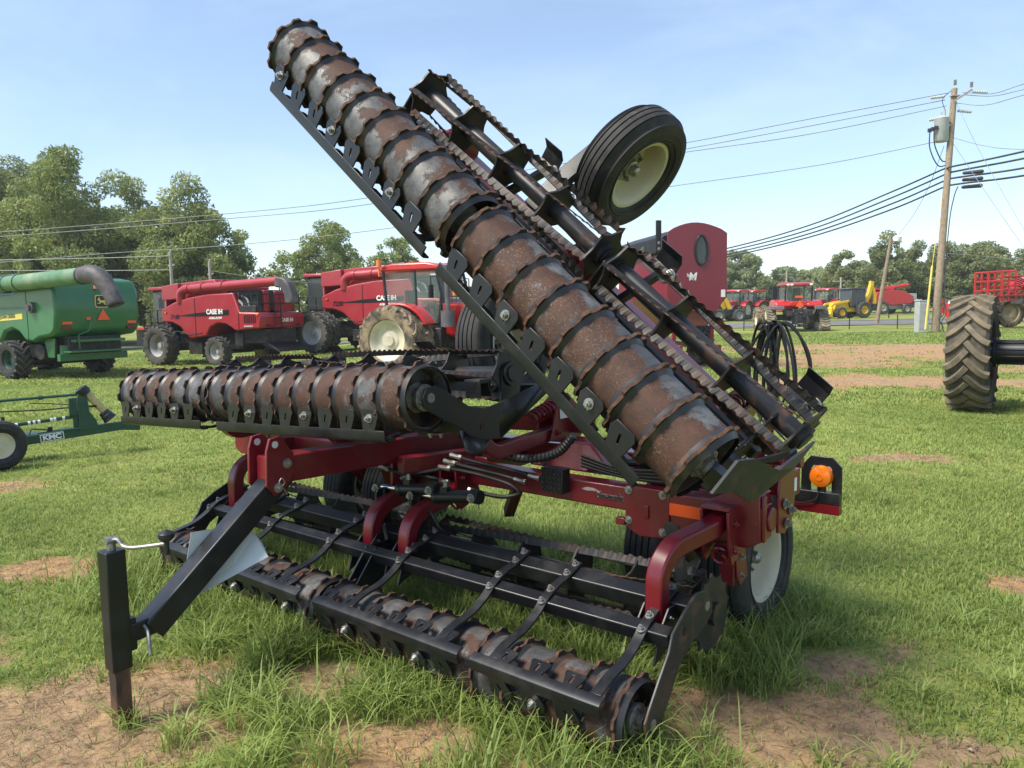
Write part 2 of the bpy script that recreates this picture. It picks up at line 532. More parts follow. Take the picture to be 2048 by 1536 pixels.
def copy_thing(root, label, loc, rotz, scale=None, group=None):
    r = root.copy()
    COL.objects.link(r)
    r.location = loc
    r.rotation_euler = (0, 0, rotz)
    if scale:
        r.scale = (scale, scale, scale)
    r['label'] = label
    if group:
        r['group'] = group
    for ch in list(root.children):
        c = ch.copy()
        COL.objects.link(c)
        c.parent = r
        for g in ch.children:
            d = g.copy()
            COL.objects.link(d)
            d.parent = c
    return r

def text(name, body, m, parent, origin, ex, ey, size, bold=0.0, squash=1.0, shear=0.0, depth=0.002):
    """Lettering as a thin mesh; ex, ey are the reading and upward directions."""
    cu = bpy.data.curves.new(name, 'FONT')
    cu.body = body
    cu.size = size
    cu.extrude = depth
    cu.offset = bold
    cu.shear = shear
    tmp = bpy.data.objects.new(name, cu)
    me = bpy.data.meshes.new_from_object(tmp)
    bpy.data.objects.remove(tmp)
    bpy.data.curves.remove(cu)
    ex, ey = Vector(ex).normalized(), Vector(ey).normalized()
    ez = ex.cross(ey)
    o = Vector(origin)
    for v in me.vertices:
        c = v.co.copy()
        v.co = o + ex * (c.x * squash) + ey * c.y + ez * c.z
    me.materials.clear()
    me.materials.append(M[m])
    ob = bpy.data.objects.new(name, me)
    COL.objects.link(ob)
    ob.parent = parent
    return ob

def arc(c, r, a0, a1, n, ex, ey):
    c, ex, ey = Vector(c), Vector(ex), Vector(ey)
    return [c + ex * (r * cos(a0 + (a1 - a0) * i / n)) + ey * (r * sin(a0 + (a1 - a0) * i / n)) for i in range(n + 1)]

def smooth_path(pts, n=6):
    """Catmull-Rom through the points."""
    P = [Vector(p) for p in pts]
    P = [P[0] * 2 - P[1]] + P + [P[-1] * 2 - P[-2]]
    out = []
    for i in range(1, len(P) - 2):
        for k in range(n):
            t = k / n
            a, b, c, d = P[i - 1], P[i], P[i + 1], P[i + 2]
            out.append(0.5 * ((2 * b) + (c - a) * t + (2 * a - 5 * b + 4 * c - d) * t * t + (3 * b - a - 3 * c + d) * t ** 3))
    out.append(P[-2])
    return out

def nut(mb, p, ax, r=0.014, h=0.014, mi=0, washer=True):
    p, ax = Vector(p), Vector(ax).normalized()
    mb.ng += 1
    mb.cur = mb.ng
    if washer:
        mb.tube([p, p + ax * 0.004], r * 1.5, 12, mi)
    mb.tube([p + ax * 0.004, p + ax * (h + 0.004)], r, 6, mi)
    mb.tube([p + ax * (h + 0.004), p + ax * (h + 0.012)], r * 0.55, 8, mi)
    mb.cur = None
# =================================================================== GROUND
def sstep(t):
    t = np.clip(t, 0, 1)
    return t * t * (3 - 2 * t)
def ground_z(x, y):
    x, y = np.asarray(x, float), np.asarray(y, float)
    return (-.5 * sstep((-x - 6) / 8) * sstep((y - 13) / 16) + .5 * sstep((y - 52) / 22) * sstep((x + 10) / 20) + .25 * sstep((y - 75) / 60))
def gz(x, y):
    return float(ground_z(x, y))

_P = RNG.random((256, 256))
def vnoise(x, y, sc):
    x, y = np.asarray(x) * sc + 71.3, np.asarray(y) * sc + 37.7
    xi, yi = np.floor(x).astype(int), np.floor(y).astype(int)
    fx, fy = x - xi, y - yi
    fx, fy = fx * fx * (3 - 2 * fx), fy * fy * (3 - 2 * fy)
    g = lambda i, j: _P[i % 256, j % 256]
    return (g(xi, yi) * (1 - fx) + g(xi + 1, yi) * fx) * (1 - fy) + (g(xi, yi + 1) * (1 - fx) + g(xi + 1, yi + 1) * fx) * fy
def fbm(x, y, sc):
    return .5 * vnoise(x, y, sc) + .28 * vnoise(x, y, sc * 2.3) + .15 * vnoise(x, y, sc * 5.1) + .07 * vnoise(x, y, sc * 11)

# bare earth: (x, y, radius x, radius y, strength)
BARE = [(-2.05, 3.0, 1.05, .60, 1.2), (-1.55, 3.35, .45, .40, .9), (-2.9, 3.75, .6, .35, .8), (-3.15, 5.2, .55, .30, .95), (-.85, 3.45, .32, .24, .95), (-.45, 2.9, .45, .26, .9), (-1.25, 2.85, .45, .2, .55), (.1, 2.75, .35, .2, .5),
        (1.05, 2.95, .65, .34, .85), (1.75, 2.85, .6, .3, .5), (.62, 3.25, .25, .22, .7), (2.1, 3.55, .35, .28, .65), (1.45, 3.45, .3, .2, .6), (2.5, 5.6, .4, .35, .5), (1.9, 4.9, .25, .5, .45), (4.3, 8.4, .7, .35, .75), (4.0, 7.6, .4, .2, .45), (-5.2, 7.8, .6, .4, .6),
        (8.8, 17.0, 4.6, 2.2, .75), (6.3, 15.3, 2.2, 1.1, .5), (11.2, 24.0, 6.2, 3.6, .85), (17.0, 29, 6.5, 4.0, .8), (11.5, 31.0, 4.4, 3.0, .7), (13.5, 19.5, 3.0, 2.2, .7), (22, 26, 5, 2, .9), (-2.1, 4.7, .3, .2, .5), (3.2, 4.4, .5, .5, .5), (-8.6, 40, 12, 3, .4)]
def bare(x, y):
    x, y = np.asarray(x, float), np.asarray(y, float)
    d = np.zeros_like(x)
    wx, wy = x + .5 * (fbm(x, y, 1.1) - .5), y + .5 * (fbm(y, x, 1.3) - .5)
    for cx, cy, rx, ry, st in BARE:
        q = ((wx - cx) / rx) ** 2 + ((wy - cy) / ry) ** 2
        d = np.maximum(d, st * np.exp(-q * 1.1))
    far = sstep((y - 11) / 8)
    d = d + far * (1.1 * (fbm(x * .55, y, .42) - .5)) + (1 - far) * .75 * (fbm(x, y, 1.7) - .5) + .75 * (fbm(x, y, 5.2) - .5)
    return np.clip((d - .28) * 2.6, 0, 1)

def axis_pts(n, lim, near):
    u = np.linspace(-1, 1, n)
    k = 5.2
    return np.sinh(u * k) / np.sinh(k) * lim
gx = axis_pts(300, 420, .05)
gy = 4.0 + axis_pts(320, 620, .05)
X, Y = np.meshgrid(gx, gy)
Zg = ground_z(X, Y)
near = np.exp(-((X / 7) ** 2 + ((Y - 4) / 7) ** 2))
Dg = bare(X, Y)
Zg = Zg + near * (.05 * (fbm(X, Y, 1.4) - .5) - .012 * Dg)
ny, nx = X.shape
me = bpy.data.meshes.new('ground')
idx = np.arange(nx * ny).reshape(ny, nx)
quads = np.stack([idx[:-1, :-1], idx[:-1, 1:], idx[1:, 1:], idx[1:, :-1]], -1).reshape(-1, 4)
me.vertices.add(nx * ny)
me.vertices.foreach_set('co', np.stack([X, Y, Zg], -1).reshape(-1))
me.loops.add(quads.size)
me.loops.foreach_set('vertex_index', quads.reshape(-1).astype(np.int32))
me.polygons.add(len(quads))
me.polygons.foreach_set('loop_start', np.arange(0, quads.size, 4, dtype=np.int32))
me.polygons.foreach_set('use_smooth', np.ones(len(quads), dtype=bool))
at = me.attributes.new('bare', 'FLOAT', 'POINT')
at.data.foreach_set('value', Dg.reshape(-1).astype(np.float32))
me.update()
me.validate()
ground = bpy.data.objects.new('ground', me)
COL.objects.link(ground)
ground['kind'] = 'structure'

def ground_mat():
    m, t, b = base_mat('field_ground')
    geo = _n(t, 'ShaderNodeNewGeometry')
    at = _n(t, 'ShaderNodeAttribute', attribute_name='bare')
    def noise(sc, det=6, ro=.6):
        n = _n(t, 'ShaderNodeTexNoise')
        n.inputs['Scale'].default_value = sc
        n.inputs['Detail'].default_value = det
        n.inputs['Roughness'].default_value = ro
        t.links.new(geo.outputs['Position'], n.inputs['Vector'])
        return n.outputs['Fac']
    def rng(f, lo, hi, a=0., c=1.):
        r = _n(t, 'ShaderNodeMapRange')
        for k, v in (('From Min', lo), ('From Max', hi), ('To Min', a), ('To Max', c)):
            r.inputs[k].default_value = v
        t.links.new(f, r.inputs['Value'])
        return r.outputs['Result']
    def mix(f, a, c):
        x = _n(t, 'ShaderNodeMixRGB')
        t.links.new(f, x.inputs['Fac'])
        for k, v in (('Color1', a), ('Color2', c)):
            if isinstance(v, tuple):
                x.inputs[k].default_value = (*v, 1)
            else:
                t.links.new(v, x.inputs[k])
        return x.outputs['Color']
    def mth(op, a, c):
        x = _n(t, 'ShaderNodeMath', operation=op)
        for i, v in enumerate((a, c)):
            if isinstance(v, (int, float)):
                x.inputs[i].default_value = v
            else:
                t.links.new(v, x.inputs[i])
        return x.outputs[0]
    grass = mix(rng(noise(.35, 5), .38, .64), (0.175, 0.215, 0.048), (0.33, 0.34, 0.095))
    grass = mix(rng(noise(5.5, 6, .7), .42, .68, 0, .7), grass, (0.08, 0.12, 0.03))
    grass = mix(rng(noise(.9, 4), .56, .70, 0, .45), grass, (0.28, 0.235, 0.10))
    soil = mix(rng(noise(1.6, 6), .38, .62), (0.46, 0.305, 0.165), (0.36, 0.245, 0.145))
    soil = mix(rng(noise(.5, 3), .45, .6), soil, (0.47, 0.265, 0.115))
    soil = mix(rng(noise(11, 8, .75), .42, .62, 0, .9), soil, (0.20, 0.13, 0.08))
    soil = mix(rng(noise(26, 6, .8), .57, .70, 0, .5), soil, (0.12, 0.085, 0.055))
    soil = mix(rng(noise(60, 4, .7), .60, .70, 0, .7), soil, (0.50, 0.40, 0.27))
    f = mth('ADD', at.outputs['Fac'], mth('MULTIPLY', mth('SUBTRACT', noise(3.2, 8, .7), .5), 1.1))
    col = mix(rng(f, .30, .55), grass, soil)
    t.links.new(col, b.inputs['Base Color'])
    b.inputs['Roughness'].default_value = .95
    b.inputs['Specular IOR Level'].default_value = .15
    bp = _n(t, 'ShaderNodeBump')
    bp.inputs['Strength'].default_value = .9
    bp.inputs['Distance'].default_value = .035
    t.links.new(mth('ADD', noise(9, 9, .72), mth('MULTIPLY', noise(45, 5, .7), .35)), bp.inputs['Height'])
    t.links.new(bp.outputs['Normal'], b.inputs['Normal'])
    return m
me.materials.append(ground_mat())

# road across the back, kerb-free county road
mb = MB()
cl = smooth_path([(-140, 40, 0), (-60, 50, 0), (-26, 55.5, 0), (4, 60, 0), (34, 63.5, 0), (70, 68, 0), (160, 80, 0)], 14)
for k, (off, wd, m_) in enumerate(((0, 7.0, 0),)):
    vs, fs = [], []
    for i, p in enumerate(cl):
        d = (cl[min(i + 1, len(cl) - 1)] - cl[max(i - 1, 0)]).normalized()
        nrm = Vector((-d.y, d.x, 0))
        for sgn in (-1, -.33, .33, 1):
            q = p + nrm * (sgn * wd / 2)
            vs.append((q.x, q.y, gz(q.x, q.y) + .045))
    for i in range(len(cl) - 1):
        for j in range(3):
            a = i * 4 + j
            fs.append((a, a + 1, a + 5, a + 4))
    mb.add(vs, fs)
rd = mb.build('road', 'asphalt', None, 30, recalc=False)
rd['kind'] = 'structure'

# =================================================================== GRASS
def fast_mesh(name, verts, quads=None, tris=None, mat_=None, tint=None):
    me = bpy.data.meshes.new(name)
    me.vertices.add(len(verts))
    me.vertices.foreach_set('co', np.ascontiguousarray(verts, dtype=np.float32).reshape(-1))
    li, st, o = [], [], 0
    if quads is not None and len(quads):
        li.append(quads.reshape(-1)); st.append(np.arange(0, quads.size, 4)); o = quads.size
    if tris is not None and len(tris):
        li.append(tris.reshape(-1)); st.append(o + np.arange(0, tris.size, 3))
    li, st = np.concatenate(li).astype(np.int32), np.concatenate(st).astype(np.int32)
    me.loops.add(len(li))
    me.loops.foreach_set('vertex_index', li)
    me.polygons.add(len(st))
    me.polygons.foreach_set('loop_start', st)
    if tint is not None:
        a = me.attributes.new('tint', 'FLOAT', 'POINT')
        a.data.foreach_set('value', tint.astype(np.float32))
    me.update()
    if mat_:
        me.materials.append(M[mat_] if isinstance(mat_, str) else mat_)
    o = bpy.data.objects.new(name, me)
    COL.objects.link(o)
    return o

def blades(x, y, h, wd, lean, tint):
    n = len(x)
    ang = RNG.random(n) * 2 * pi
    dx, dy = np.cos(ang), np.sin(ang)
    px, py = -dy, dx
    z0 = ground_z(x, y) - .01
    zero = np.zeros(n)
    V = np.empty((n, 7, 3))
    tw = RNG.uniform(-.5, .5, n)
    for j, (u, ww) in enumerate(((0, .8), (.42, 1.0), (.75, .75))):
        l = lean * u ** 1.7 * h
        zz = z0 + h * (u - .28 * lean * u * u)
        cx, cy = x + dx * l, y + dy * l
        ox, oy = (px + dx * tw * u) * wd * ww * .5, (py + dy * tw * u) * wd * ww * .5
        V[:, 2 * j] = np.stack([cx - ox, cy - oy, zz], -1)
        V[:, 2 * j + 1] = np.stack([cx + ox, cy + oy, zz], -1)
    l = lean * h
    V[:, 6] = np.stack([x + dx * l, y + dy * l, z0 + h * (1 - .40 * lean)], -1)
    b = np.arange(n)[:, None] * 7
    q = np.concatenate([b + np.array([0, 1, 3, 2]), b + np.array([2, 3, 5, 4])])
    t = b + np.array([4, 5, 6])
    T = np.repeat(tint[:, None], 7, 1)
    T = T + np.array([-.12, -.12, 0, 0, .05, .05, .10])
    return V.reshape(-1, 3), q, t, T.reshape(-1)

HC = np.array([-0.993, 3.929])
HA = np.array([.771, -.637])
HB = np.array([-.637, -.771])
def tall_mask(x, y):
    a = (x - HC[0]) * HA[0] + (y - HC[1]) * HA[1]
    b = (x - HC[0]) * HB[0] + (y - HC[1]) * HB[1]
    m = np.clip(1 - np.maximum(np.abs(a) / 2.1 - .86, 0) * 5, 0, 1) * np.clip(1 - np.maximum(np.abs(b + .80) - 1.0, 0) * 2.2, 0, 1)
    return m

def scatter(y0, y1, dens, xs=.74):
    n = int(dens * xs * (y1 ** 2 - y0 ** 2) + 2 * dens * 2.6 * (y1 - y0))
    y = np.sqrt(RNG.random(n) * (y1 ** 2 - y0 ** 2) + y0 ** 2)
    x = RNG.uniform(-1, 1, n) * (xs * y + 2.6)
    return x, y
acc = []
def grass_patch(y0, y1, dens, hmin, hmax, wd, tall=0.):
    x, y = scatter(y0, y1, dens)
    D = bare(x, y)
    patch = fbm(x, y, .8)
    keep = RNG.random(len(x)) > np.clip(D * 1.05 + .10 * (patch < .42), 0, .955)
    x, y, D, patch = x[keep], y[keep], D[keep], patch[keep]
    tm = tall_mask(x, y)
    h = RNG.uniform(hmin, hmax, len(x)) * (.55 + .9 * patch) * (1 - .55 * D) * (1 + tall * tm)
    lean = RNG.uniform(.15, 1.1, len(x))
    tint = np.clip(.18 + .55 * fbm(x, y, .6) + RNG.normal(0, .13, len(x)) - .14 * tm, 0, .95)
    acc.append(blades(x, y, h, wd * RNG.uniform(.7, 1.3, len(x)), lean, tint))
grass_patch(1.9, 4.2, 5200, .03, .085, .0050, 2.4)
grass_patch(4.2, 7.5, 3900, .025, .07, .0060, 2.4)
grass_patch(7.5, 13, 1450, .03, .07, .009)
grass_patch(13, 24, 330, .04, .09, .019)
grass_patch(24, 48, 62, .06, .11, .045)
# extra tall growth under and behind the harrow
x, y = scatter(2.3, 7.2, 2600)
tm = tall_mask(x, y) * np.clip(fbm(x, y, 1.9) * 2.4 - .55, 0, 1)
k = RNG.random(len(x)) < tm * .75
x, y = x[k], y[k]
k = bare(x, y) < .5
x, y = x[k], y[k]
acc.append(blades(x, y, RNG.uniform(.14, .34, len(x)), RNG.uniform(.005, .009, len(x)), RNG.uniform(.25, 1.15, len(x)), np.clip(RNG.normal(.34, .16, len(x)), 0, .9)))
# crab-grass tufts with long arching blades
TUFT = [(-1.30, 3.22, .17, 170), (-1.12, 3.10, .22, 260), (-1.35, 2.95, .16, 130), (-.92, 3.02, .20, 220), (-.62, 3.12, .2, 200), (-.72, 2.78, .2, 150), (-1.0, 2.75, .18, 140), (-1.55, 3.75, .2, 170), (-1.35, 3.95, .22, 200), (-1.75, 4.3, .25, 200), (-1.62, 3.06, .10, 60),
        (-1.2, 3.6, .2, 180), (-.35, 3.25, .2, 150), (-.1, 3.0, .16, 120), (.35, 2.8, .14, 100), (.75, 2.9, .10, 60), (1.35, 2.62, .10, 110), (1.2, 3.35, .12, 90), (1.5, 3.75, .15, 110), (1.0, 3.75, .22, 220), (.85, 3.5, .2, 220), (1.25, 4.05, .18, 160), (1.75, 4.3, .14, 90),
        (2.35, 3.9, .14, 80), (2.15, 3.25, .12, 70), (1.15, 2.72, .07, 40), (1.75, 3.15, .1, 50), (.62, 3.32, .16, 150), (-2.5, 4.4, .25, 150), (-2.0, 5.2, .3, 170), (-1.9, 3.6, .13, 60)]
rt = np.random.default_rng(3)
for _ in range(60):
    yy = rt.uniform(3.2, 11)
    TUFT.append((rt.uniform(-.7, .7) * yy, yy, rt.uniform(.06, .20), int(rt.uniform(30, 90))))
for cx, cy, r, n in TUFT:
    n = int(n * .62)
    a, q = RNG.random(n) * 2 * pi, np.sqrt(RNG.random(n)) * r * .55
    x, y = cx + np.cos(a) * q, cy + np.sin(a) * q
    acc.append(blades(x, y, RNG.uniform(.10, .26, n) * (r / .2) ** .5, RNG.uniform(.004, .008, n), RNG.uniform(.4, 1.25, n), np.clip(RNG.normal(.56, .17, n), 0, .95)))
def join(acc):
    V, Q, T, A, o = [], [], [], [], 0
    for v, q, t, a in acc:
        V.append(v); Q.append(q + o); T.append(t + o); A.append(a); o += len(v)
    return np.concatenate(V), np.concatenate(Q), np.concatenate(T), np.concatenate(A)
V, Q, T, A = join(acc)
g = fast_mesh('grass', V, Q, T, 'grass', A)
g['kind'] = 'stuff'
# dead straw lying on the bare earth
acc = []
x, y = scatter(1.9, 9, 1300)
D = bare(x, y)
k = RNG.random(len(x)) < np.clip(.18 + D * .7, 0, .75)
x, y = x[k], y[k]
acc.append(blades(x, y, RNG.uniform(.015, .06, len(x)), RNG.uniform(.003, .006, len(x)), RNG.uniform(.7, 1.9, len(x)), RNG.uniform(0, .9, len(x))))
V, Q, T, A = join(acc)
g = fast_mesh('dry_grass', V, Q, T, 'drygrass', A)
g['kind'] = 'stuff'

# small stones on the bare earth
x, y = scatter(1.9, 8, 26)
k = bare(x, y) > .35
x, y = x[k], y[k]
n = len(x)
oct_v = np.array([(1, 0, 0), (-1, 0, 0), (0, 1, 0), (0, -1, 0), (0, 0, .7), (0, 0, -.7), (.6, .6, .35), (-.6, .5, .3), (.5, -.6, .3), (-.55, -.6, .35)])
oct_f = np.array([(4, 0, 6), (4, 6, 2), (4, 2, 7), (4, 7, 1), (4, 1, 9), (4, 9, 3), (4, 3, 8), (4, 8, 0), (5, 6, 0), (5, 2, 6), (5, 7, 2), (5, 1, 7), (5, 9, 1), (5, 3, 9), (5, 8, 3), (5, 0, 8)])
sz = (RNG.uniform(.002, .006, n) + .009 * (RNG.random(n) > .965))[:, None, None]
pv = (oct_v[None] * RNG.uniform(.7, 1.3, (n, 10, 3))) * sz + np.stack([x, y, ground_z(x, y) + .001], -1)[:, None, :]
pt_ = (oct_f[None] + (np.arange(n) * 10)[:, None, None]).reshape(-1, 3)
g = fast_mesh('pebbles', pv.reshape(-1, 3), None, pt_, mat('pebble', (.42, .34, .25), .9, col2=(.25, .19, .14), scale=8))
g['kind'] = 'stuff'

# =================================================================== TREES
def leaf_cloud(centres, radii, per, size, rng, flat=.8):
    out_v, out_t = [], []
    for (c, r) in zip(centres, radii):
        n = int(per * (r ** 2))
        d = rng.normal(size=(n, 3))
        d /= np.linalg.norm(d, axis=1)[:, None]
        rad = r * (.45 + .62 * rng.random(n) ** .6)
        p = c + d * rad[:, None] * np.array([1, 1, flat])
        # two random tangent axes
        a = rng.normal(size=(n, 3)); a /= np.linalg.norm(a, axis=1)[:, None]
        b = np.cross(a, d + rng.normal(size=(n, 3)) * .6); b /= np.linalg.norm(b, axis=1)[:, None] + 1e-6
        s = size * rng.uniform(.55, 1.35, n)[:, None]
        v = np.stack([p - a * s - b * s * .2, p - a * s * .1 - b * s * .46, p + a * s - b * s * .05, p + a * s * .15 + b * s * .46], 1)
        out_v.append(v.reshape(-1, 3))
        base = rng.uniform(.1, .5)
        out_t.append(np.repeat(np.clip(base + rng.normal(0, .16, n), 0, .95), 4))
    V, T = np.concatenate(out_v), np.concatenate(out_t)
    q = np.arange(len(V)).reshape(-1, 4)
    return V, q, T

def make_tree(name, label, x, y, h, rx, seed, leaf='leaf', low=.2, per=120, size=.26, ncl=22, pointy=0., group=None, cat='tree', trunk_r=None, narrow=1.0):
    rng = np.random.default_rng(seed)
    z0 = gz(x, y)
    t = thing(name, label, cat, (x, y, z0 - .1), 0, group)
    cz, rz = h * (low + 1) / 2, h * (1 - low) / 2
    cs, rs = [], []
    for i in range(ncl):
        u = rng.normal(size=3); u /= np.linalg.norm(u)
        k = rng.random() ** .42 * .84
        zz = u[2] * k
        wdt = 1 - pointy * max(0, (zz + 1) / 2) * .85
        cs.append(np.array([u[0] * k * rx * wdt, u[1] * k * rx * wdt * narrow, cz + zz * rz]))
        rs.append(rx * rng.uniform(*((.10, .25) if ncl > 50 else (.17, .36))) * (1 - .45 * pointy * max(0, zz)))
    for i in range(3):                                   # leader tufts so the top is uneven
        cs.append(np.array([rng.uniform(-.35, .35) * rx * (1 - pointy), rng.uniform(-.3, .3) * rx * (1 - pointy), h * rng.uniform(.86, .97)]))
        rs.append(rx * rng.uniform(.15, .26))
    V, q, T = leaf_cloud(cs, rs, per, size, rng)
    cr = fast_mesh('crown', V, q, None, leaf, T)
    cr.parent = t
    mb = MB()
    tr = trunk_r or h * .017
    mb.tube(smooth_path([(0, 0, -.2), (rng.uniform(-.1, .1), 0, h * .3), (rng.uniform(-.3, .3), rng.uniform(-.2, .2), h * .6), (rng.uniform(-.3, .3), 0, h * .86)], 4), [tr * (1.25 - 1.1 * i / 12) for i in range(13)], 8)
    for c in cs[:min(12, ncl)]:
        b0 = Vector((0, 0, max(h * .15, c[2] - rx * .55 - .1 * h)))
        mb.tube(smooth_path([b0, b0.lerp(Vector(c), .5) + Vector((0, 0, .04 * h)), Vector(c)], 3), [tr * .42, tr * .38, tr * .34, tr * .3, tr * .24, tr * .18, tr * .10], 5)
    tk = mb.build('trunk', 'bark', t, 60)
    return t

# wood on the left behind the combines
left_trees = [(-41, 64, 16.6, 7.0, 'tall tree at the far left edge of the wood behind the green combine'),
              (-34.5, 60, 15.4, 6.0, 'tallest crown of the wood, above the green combine spout'),
              (-29.8, 63, 13.6, 5.6, 'dense dark tree between the tallest crown and the broad open-branched tree'),
              (-23.8, 57, 12.4, 5.0, 'broad open-branched tree rising above the nearer red combine'),
              (-20.8, 58.5, 9.2, 3.4, 'lower sloping tree at the right end of the wood'),
              (-18.4, 62, 7.2, 2.8, 'thin young tree with pale leaves right of the wood')]
for i, (x, y, h, r, lb) in enumerate(left_trees):
    make_tree('broadleaf_tree', lb, x, y, h, r, 20 + i, 'leaf' if i in (0, 2, 3) else 'leaf_light', .0 if i < 4 else .03, 430, .135, 125 if i < 4 else 60, .15, 'trees of the left wood')
for i, (x, y, h, r) in enumerate([(-46, 70, 15, 5.5), (-37, 71, 13, 5), (-29, 70, 11.5, 4.5), (-25.5, 66, 10, 4.0)]):
    make_tree('broadleaf_tree', 'dark tree in the second row of the left wood, mostly behind others', x, y, h, r, 40 + i, 'leaf', .0, 330, .16, 90, .1, 'second row of the left wood')
make_tree('broadleaf_tree', 'rounded bright green tree standing alone between the two red combines', -17.8, 76, 11.6, 4.5, 61, 'leaf_light', .02, 430, .15, 110, .25)
make_tree('broadleaf_tree', 'bright green tree half hidden behind the tractor cab and raised roller', -12.0, 80, 10.6, 4.0, 62, 'leaf_light', .02, 430, .15, 95, .25)
make_tree('broadleaf_tree', 'small dark tree low between the two bright green trees', -15.2, 84, 6.0, 3.0, 63, 'leaf', .05, 280, .2, 18, .2)
# pines on the right, mixed wood in the distance
pr = random.Random(8)
for i in range(22):
    x = 46.5 + i * 2.75 + pr.uniform(-1, 1)
    y = 101 + pr.uniform(-4, 6) + i * .2
    make_tree('pine_tree', 'bushy pine in the row along the field behind the utility pole', x, y, 9.0 + pr.uniform(-.9, 1.1), 4.3 + pr.uniform(-.4, .5), 80 + i, 'pine', .0, 330, .19, 62, .35, 'row of bushy pines on the right')
for i in range(20):
    x = 32 + i * 1.9 + pr.uniform(-1.0, 1.0)
    y = 138 + pr.uniform(-6, 8)
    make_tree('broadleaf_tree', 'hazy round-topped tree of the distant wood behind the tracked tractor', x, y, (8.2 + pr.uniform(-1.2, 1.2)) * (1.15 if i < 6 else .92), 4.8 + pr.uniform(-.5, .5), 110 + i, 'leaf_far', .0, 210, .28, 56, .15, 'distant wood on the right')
# tall trees beyond the left edge of the picture: they shade the foreground
sh = random.Random(4)
SHADE = []
for i, (x, y) in enumerate(SHADE):
    make_tree('broadleaf_tree', 'tall dense tree standing beside the yard outside the picture on the left', x, y, 15.0 + sh.uniform(-1, 1.5), 6.2, 140 + i, 'leaf', .08, 26, .42, 34, .1, 'trees beside the yard')
# =================================================================== THE FOLDED ROLLING HARROW
# local frame of the harrow: a = along the toolbar, b = towards the hitch, z = up   (object x = a, object y = -b)
HARROW = thing('rolling_harrow', 'large red and black folding rolling harrow with rusty rollers, one wing raised diagonally', 'farm implement',
               (-0.993, 3.929, 0), radians(-39.54))
def H(a, b, z):
    return Vector((a, -b, z))
TC = radians(20)
def f_center(s, b, h):          # gang carried tilted, roller on the ground
    x, d = -b, h - 0.165
    return H(s, -(x * cos(TC) - d * sin(TC)), 0.172 + x * sin(TC) + d * cos(TC))
def f_right(s, b, h):           # wing folded 140 degrees
    return H(2.13 - .766 * s - .643 * (h - .165), b, 1.17 + .643 * s - .766 * (h - .165))
def f_left(s, b, h):            # wing folded flat over the centre
    return H(-1.95 + .9989 * s + .047 * (h - .165), b, 1.19 + .047 * s - .9989 * (h - .165))

def roller(f, s0, s1, n, rusty, polish_sheen):
    RD = 0.143
    mb = MB(f)
    L = s1 - s0
    mb.lathe([(0, RD - .010), (0, RD), (L, RD), (L, RD - .010), (L - .07, RD - .012), (L - .07, .03), (.07, .03), (.07, RD - .012)], (s0, 0, .165), (1, 0, 0), 56, 0, closed=True)
    for se, sg in ((s0 + .068, -1), (s1 - .068, 1)):
        for k in range(4):
            a0 = k * pi / 2 + .5
            poly = [(.098 * cos(a0) + .034 * cos(t) * cos(a0) - .028 * sin(t) * sin(a0), .098 * sin(a0) + .034 * cos(t) * sin(a0) + .028 * sin(t) * cos(a0)) for t in [2 * pi * i / 12 for i in range(12)]]
            mb.prism(poly, (se, 0, .165), (0, 1, 0), (0, 0, 1), (1, 0, 0), .006, 1)
    d = mb.build('roller_drum', ['drum', 'black_clean'], HARROW, 35)
    wa = d.data.attributes.new('polish_sheen', 'FLOAT', 'POINT')  # band around a chosen angle, polished steel with the sky's sheen painted in
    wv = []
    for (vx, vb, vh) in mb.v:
        q = math.atan2(vh - .165, vb) - polish_sheen
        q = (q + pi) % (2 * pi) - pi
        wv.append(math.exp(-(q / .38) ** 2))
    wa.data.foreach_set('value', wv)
    d['rusty'] = rusty
    N = 11
    for i in range(n):
        s = s0 + .012 + (L - .024) * i / (n - 1)
        ph = random.random() * 6.28
        out, inn = [], []
        for k in range(N):
            for q, rr in ((0.0, .157), (.34, .157), (.50, .171), (.84, .171)):
                t = ph + 2 * pi * (k + q) / N
                rr = rr + random.uniform(-.0015, .0015)
                out.append((rr * cos(t), rr * sin(t)))
                inn.append(((RD - .004) * cos(t), (RD - .004) * sin(t)))
        rb = MB(f)
        rb.prism(out, (s, 0, .165), (0, 1, 0), (0, 0, 1), (1, 0, 0), .013, 0, hole=inn, rim=1)
        # weld bead fillet against the drum
        rb.lathe([(-.028, RD - .001), (-.020, RD + .003), (-.007, RD + .011), (.007, RD + .011), (.020, RD + .003), (.028, RD - .001)], (s, 0, .165), (1, 0, 0), 40, 0)
        rb.build('notched_ring', ['black_worn', 'rust'], d, 25)
    for se, sg in ((s0, -1), (s1, 1)):
        hb = MB(f)
        hb.lathe([(-.068, .0), (-.068, .07), (-.055, .07), (-.05, .048), (-.02, .045), (-.015, .062), (.0, .062), (.006, .05), (.012, .03), (.03, .028), (.03, 0)], (se, 0, .165), (sg, 0, 0), 28)
        for k in range(4):
            t = k * pi / 2 + .3
            nut(hb, (se + sg * .0, .052 * cos(t), .165 + .052 * sin(t)), (sg, 0, 0), .009, .008)
        hb.build('bearing_hub', 'hub', d, 30, .002)
    return d

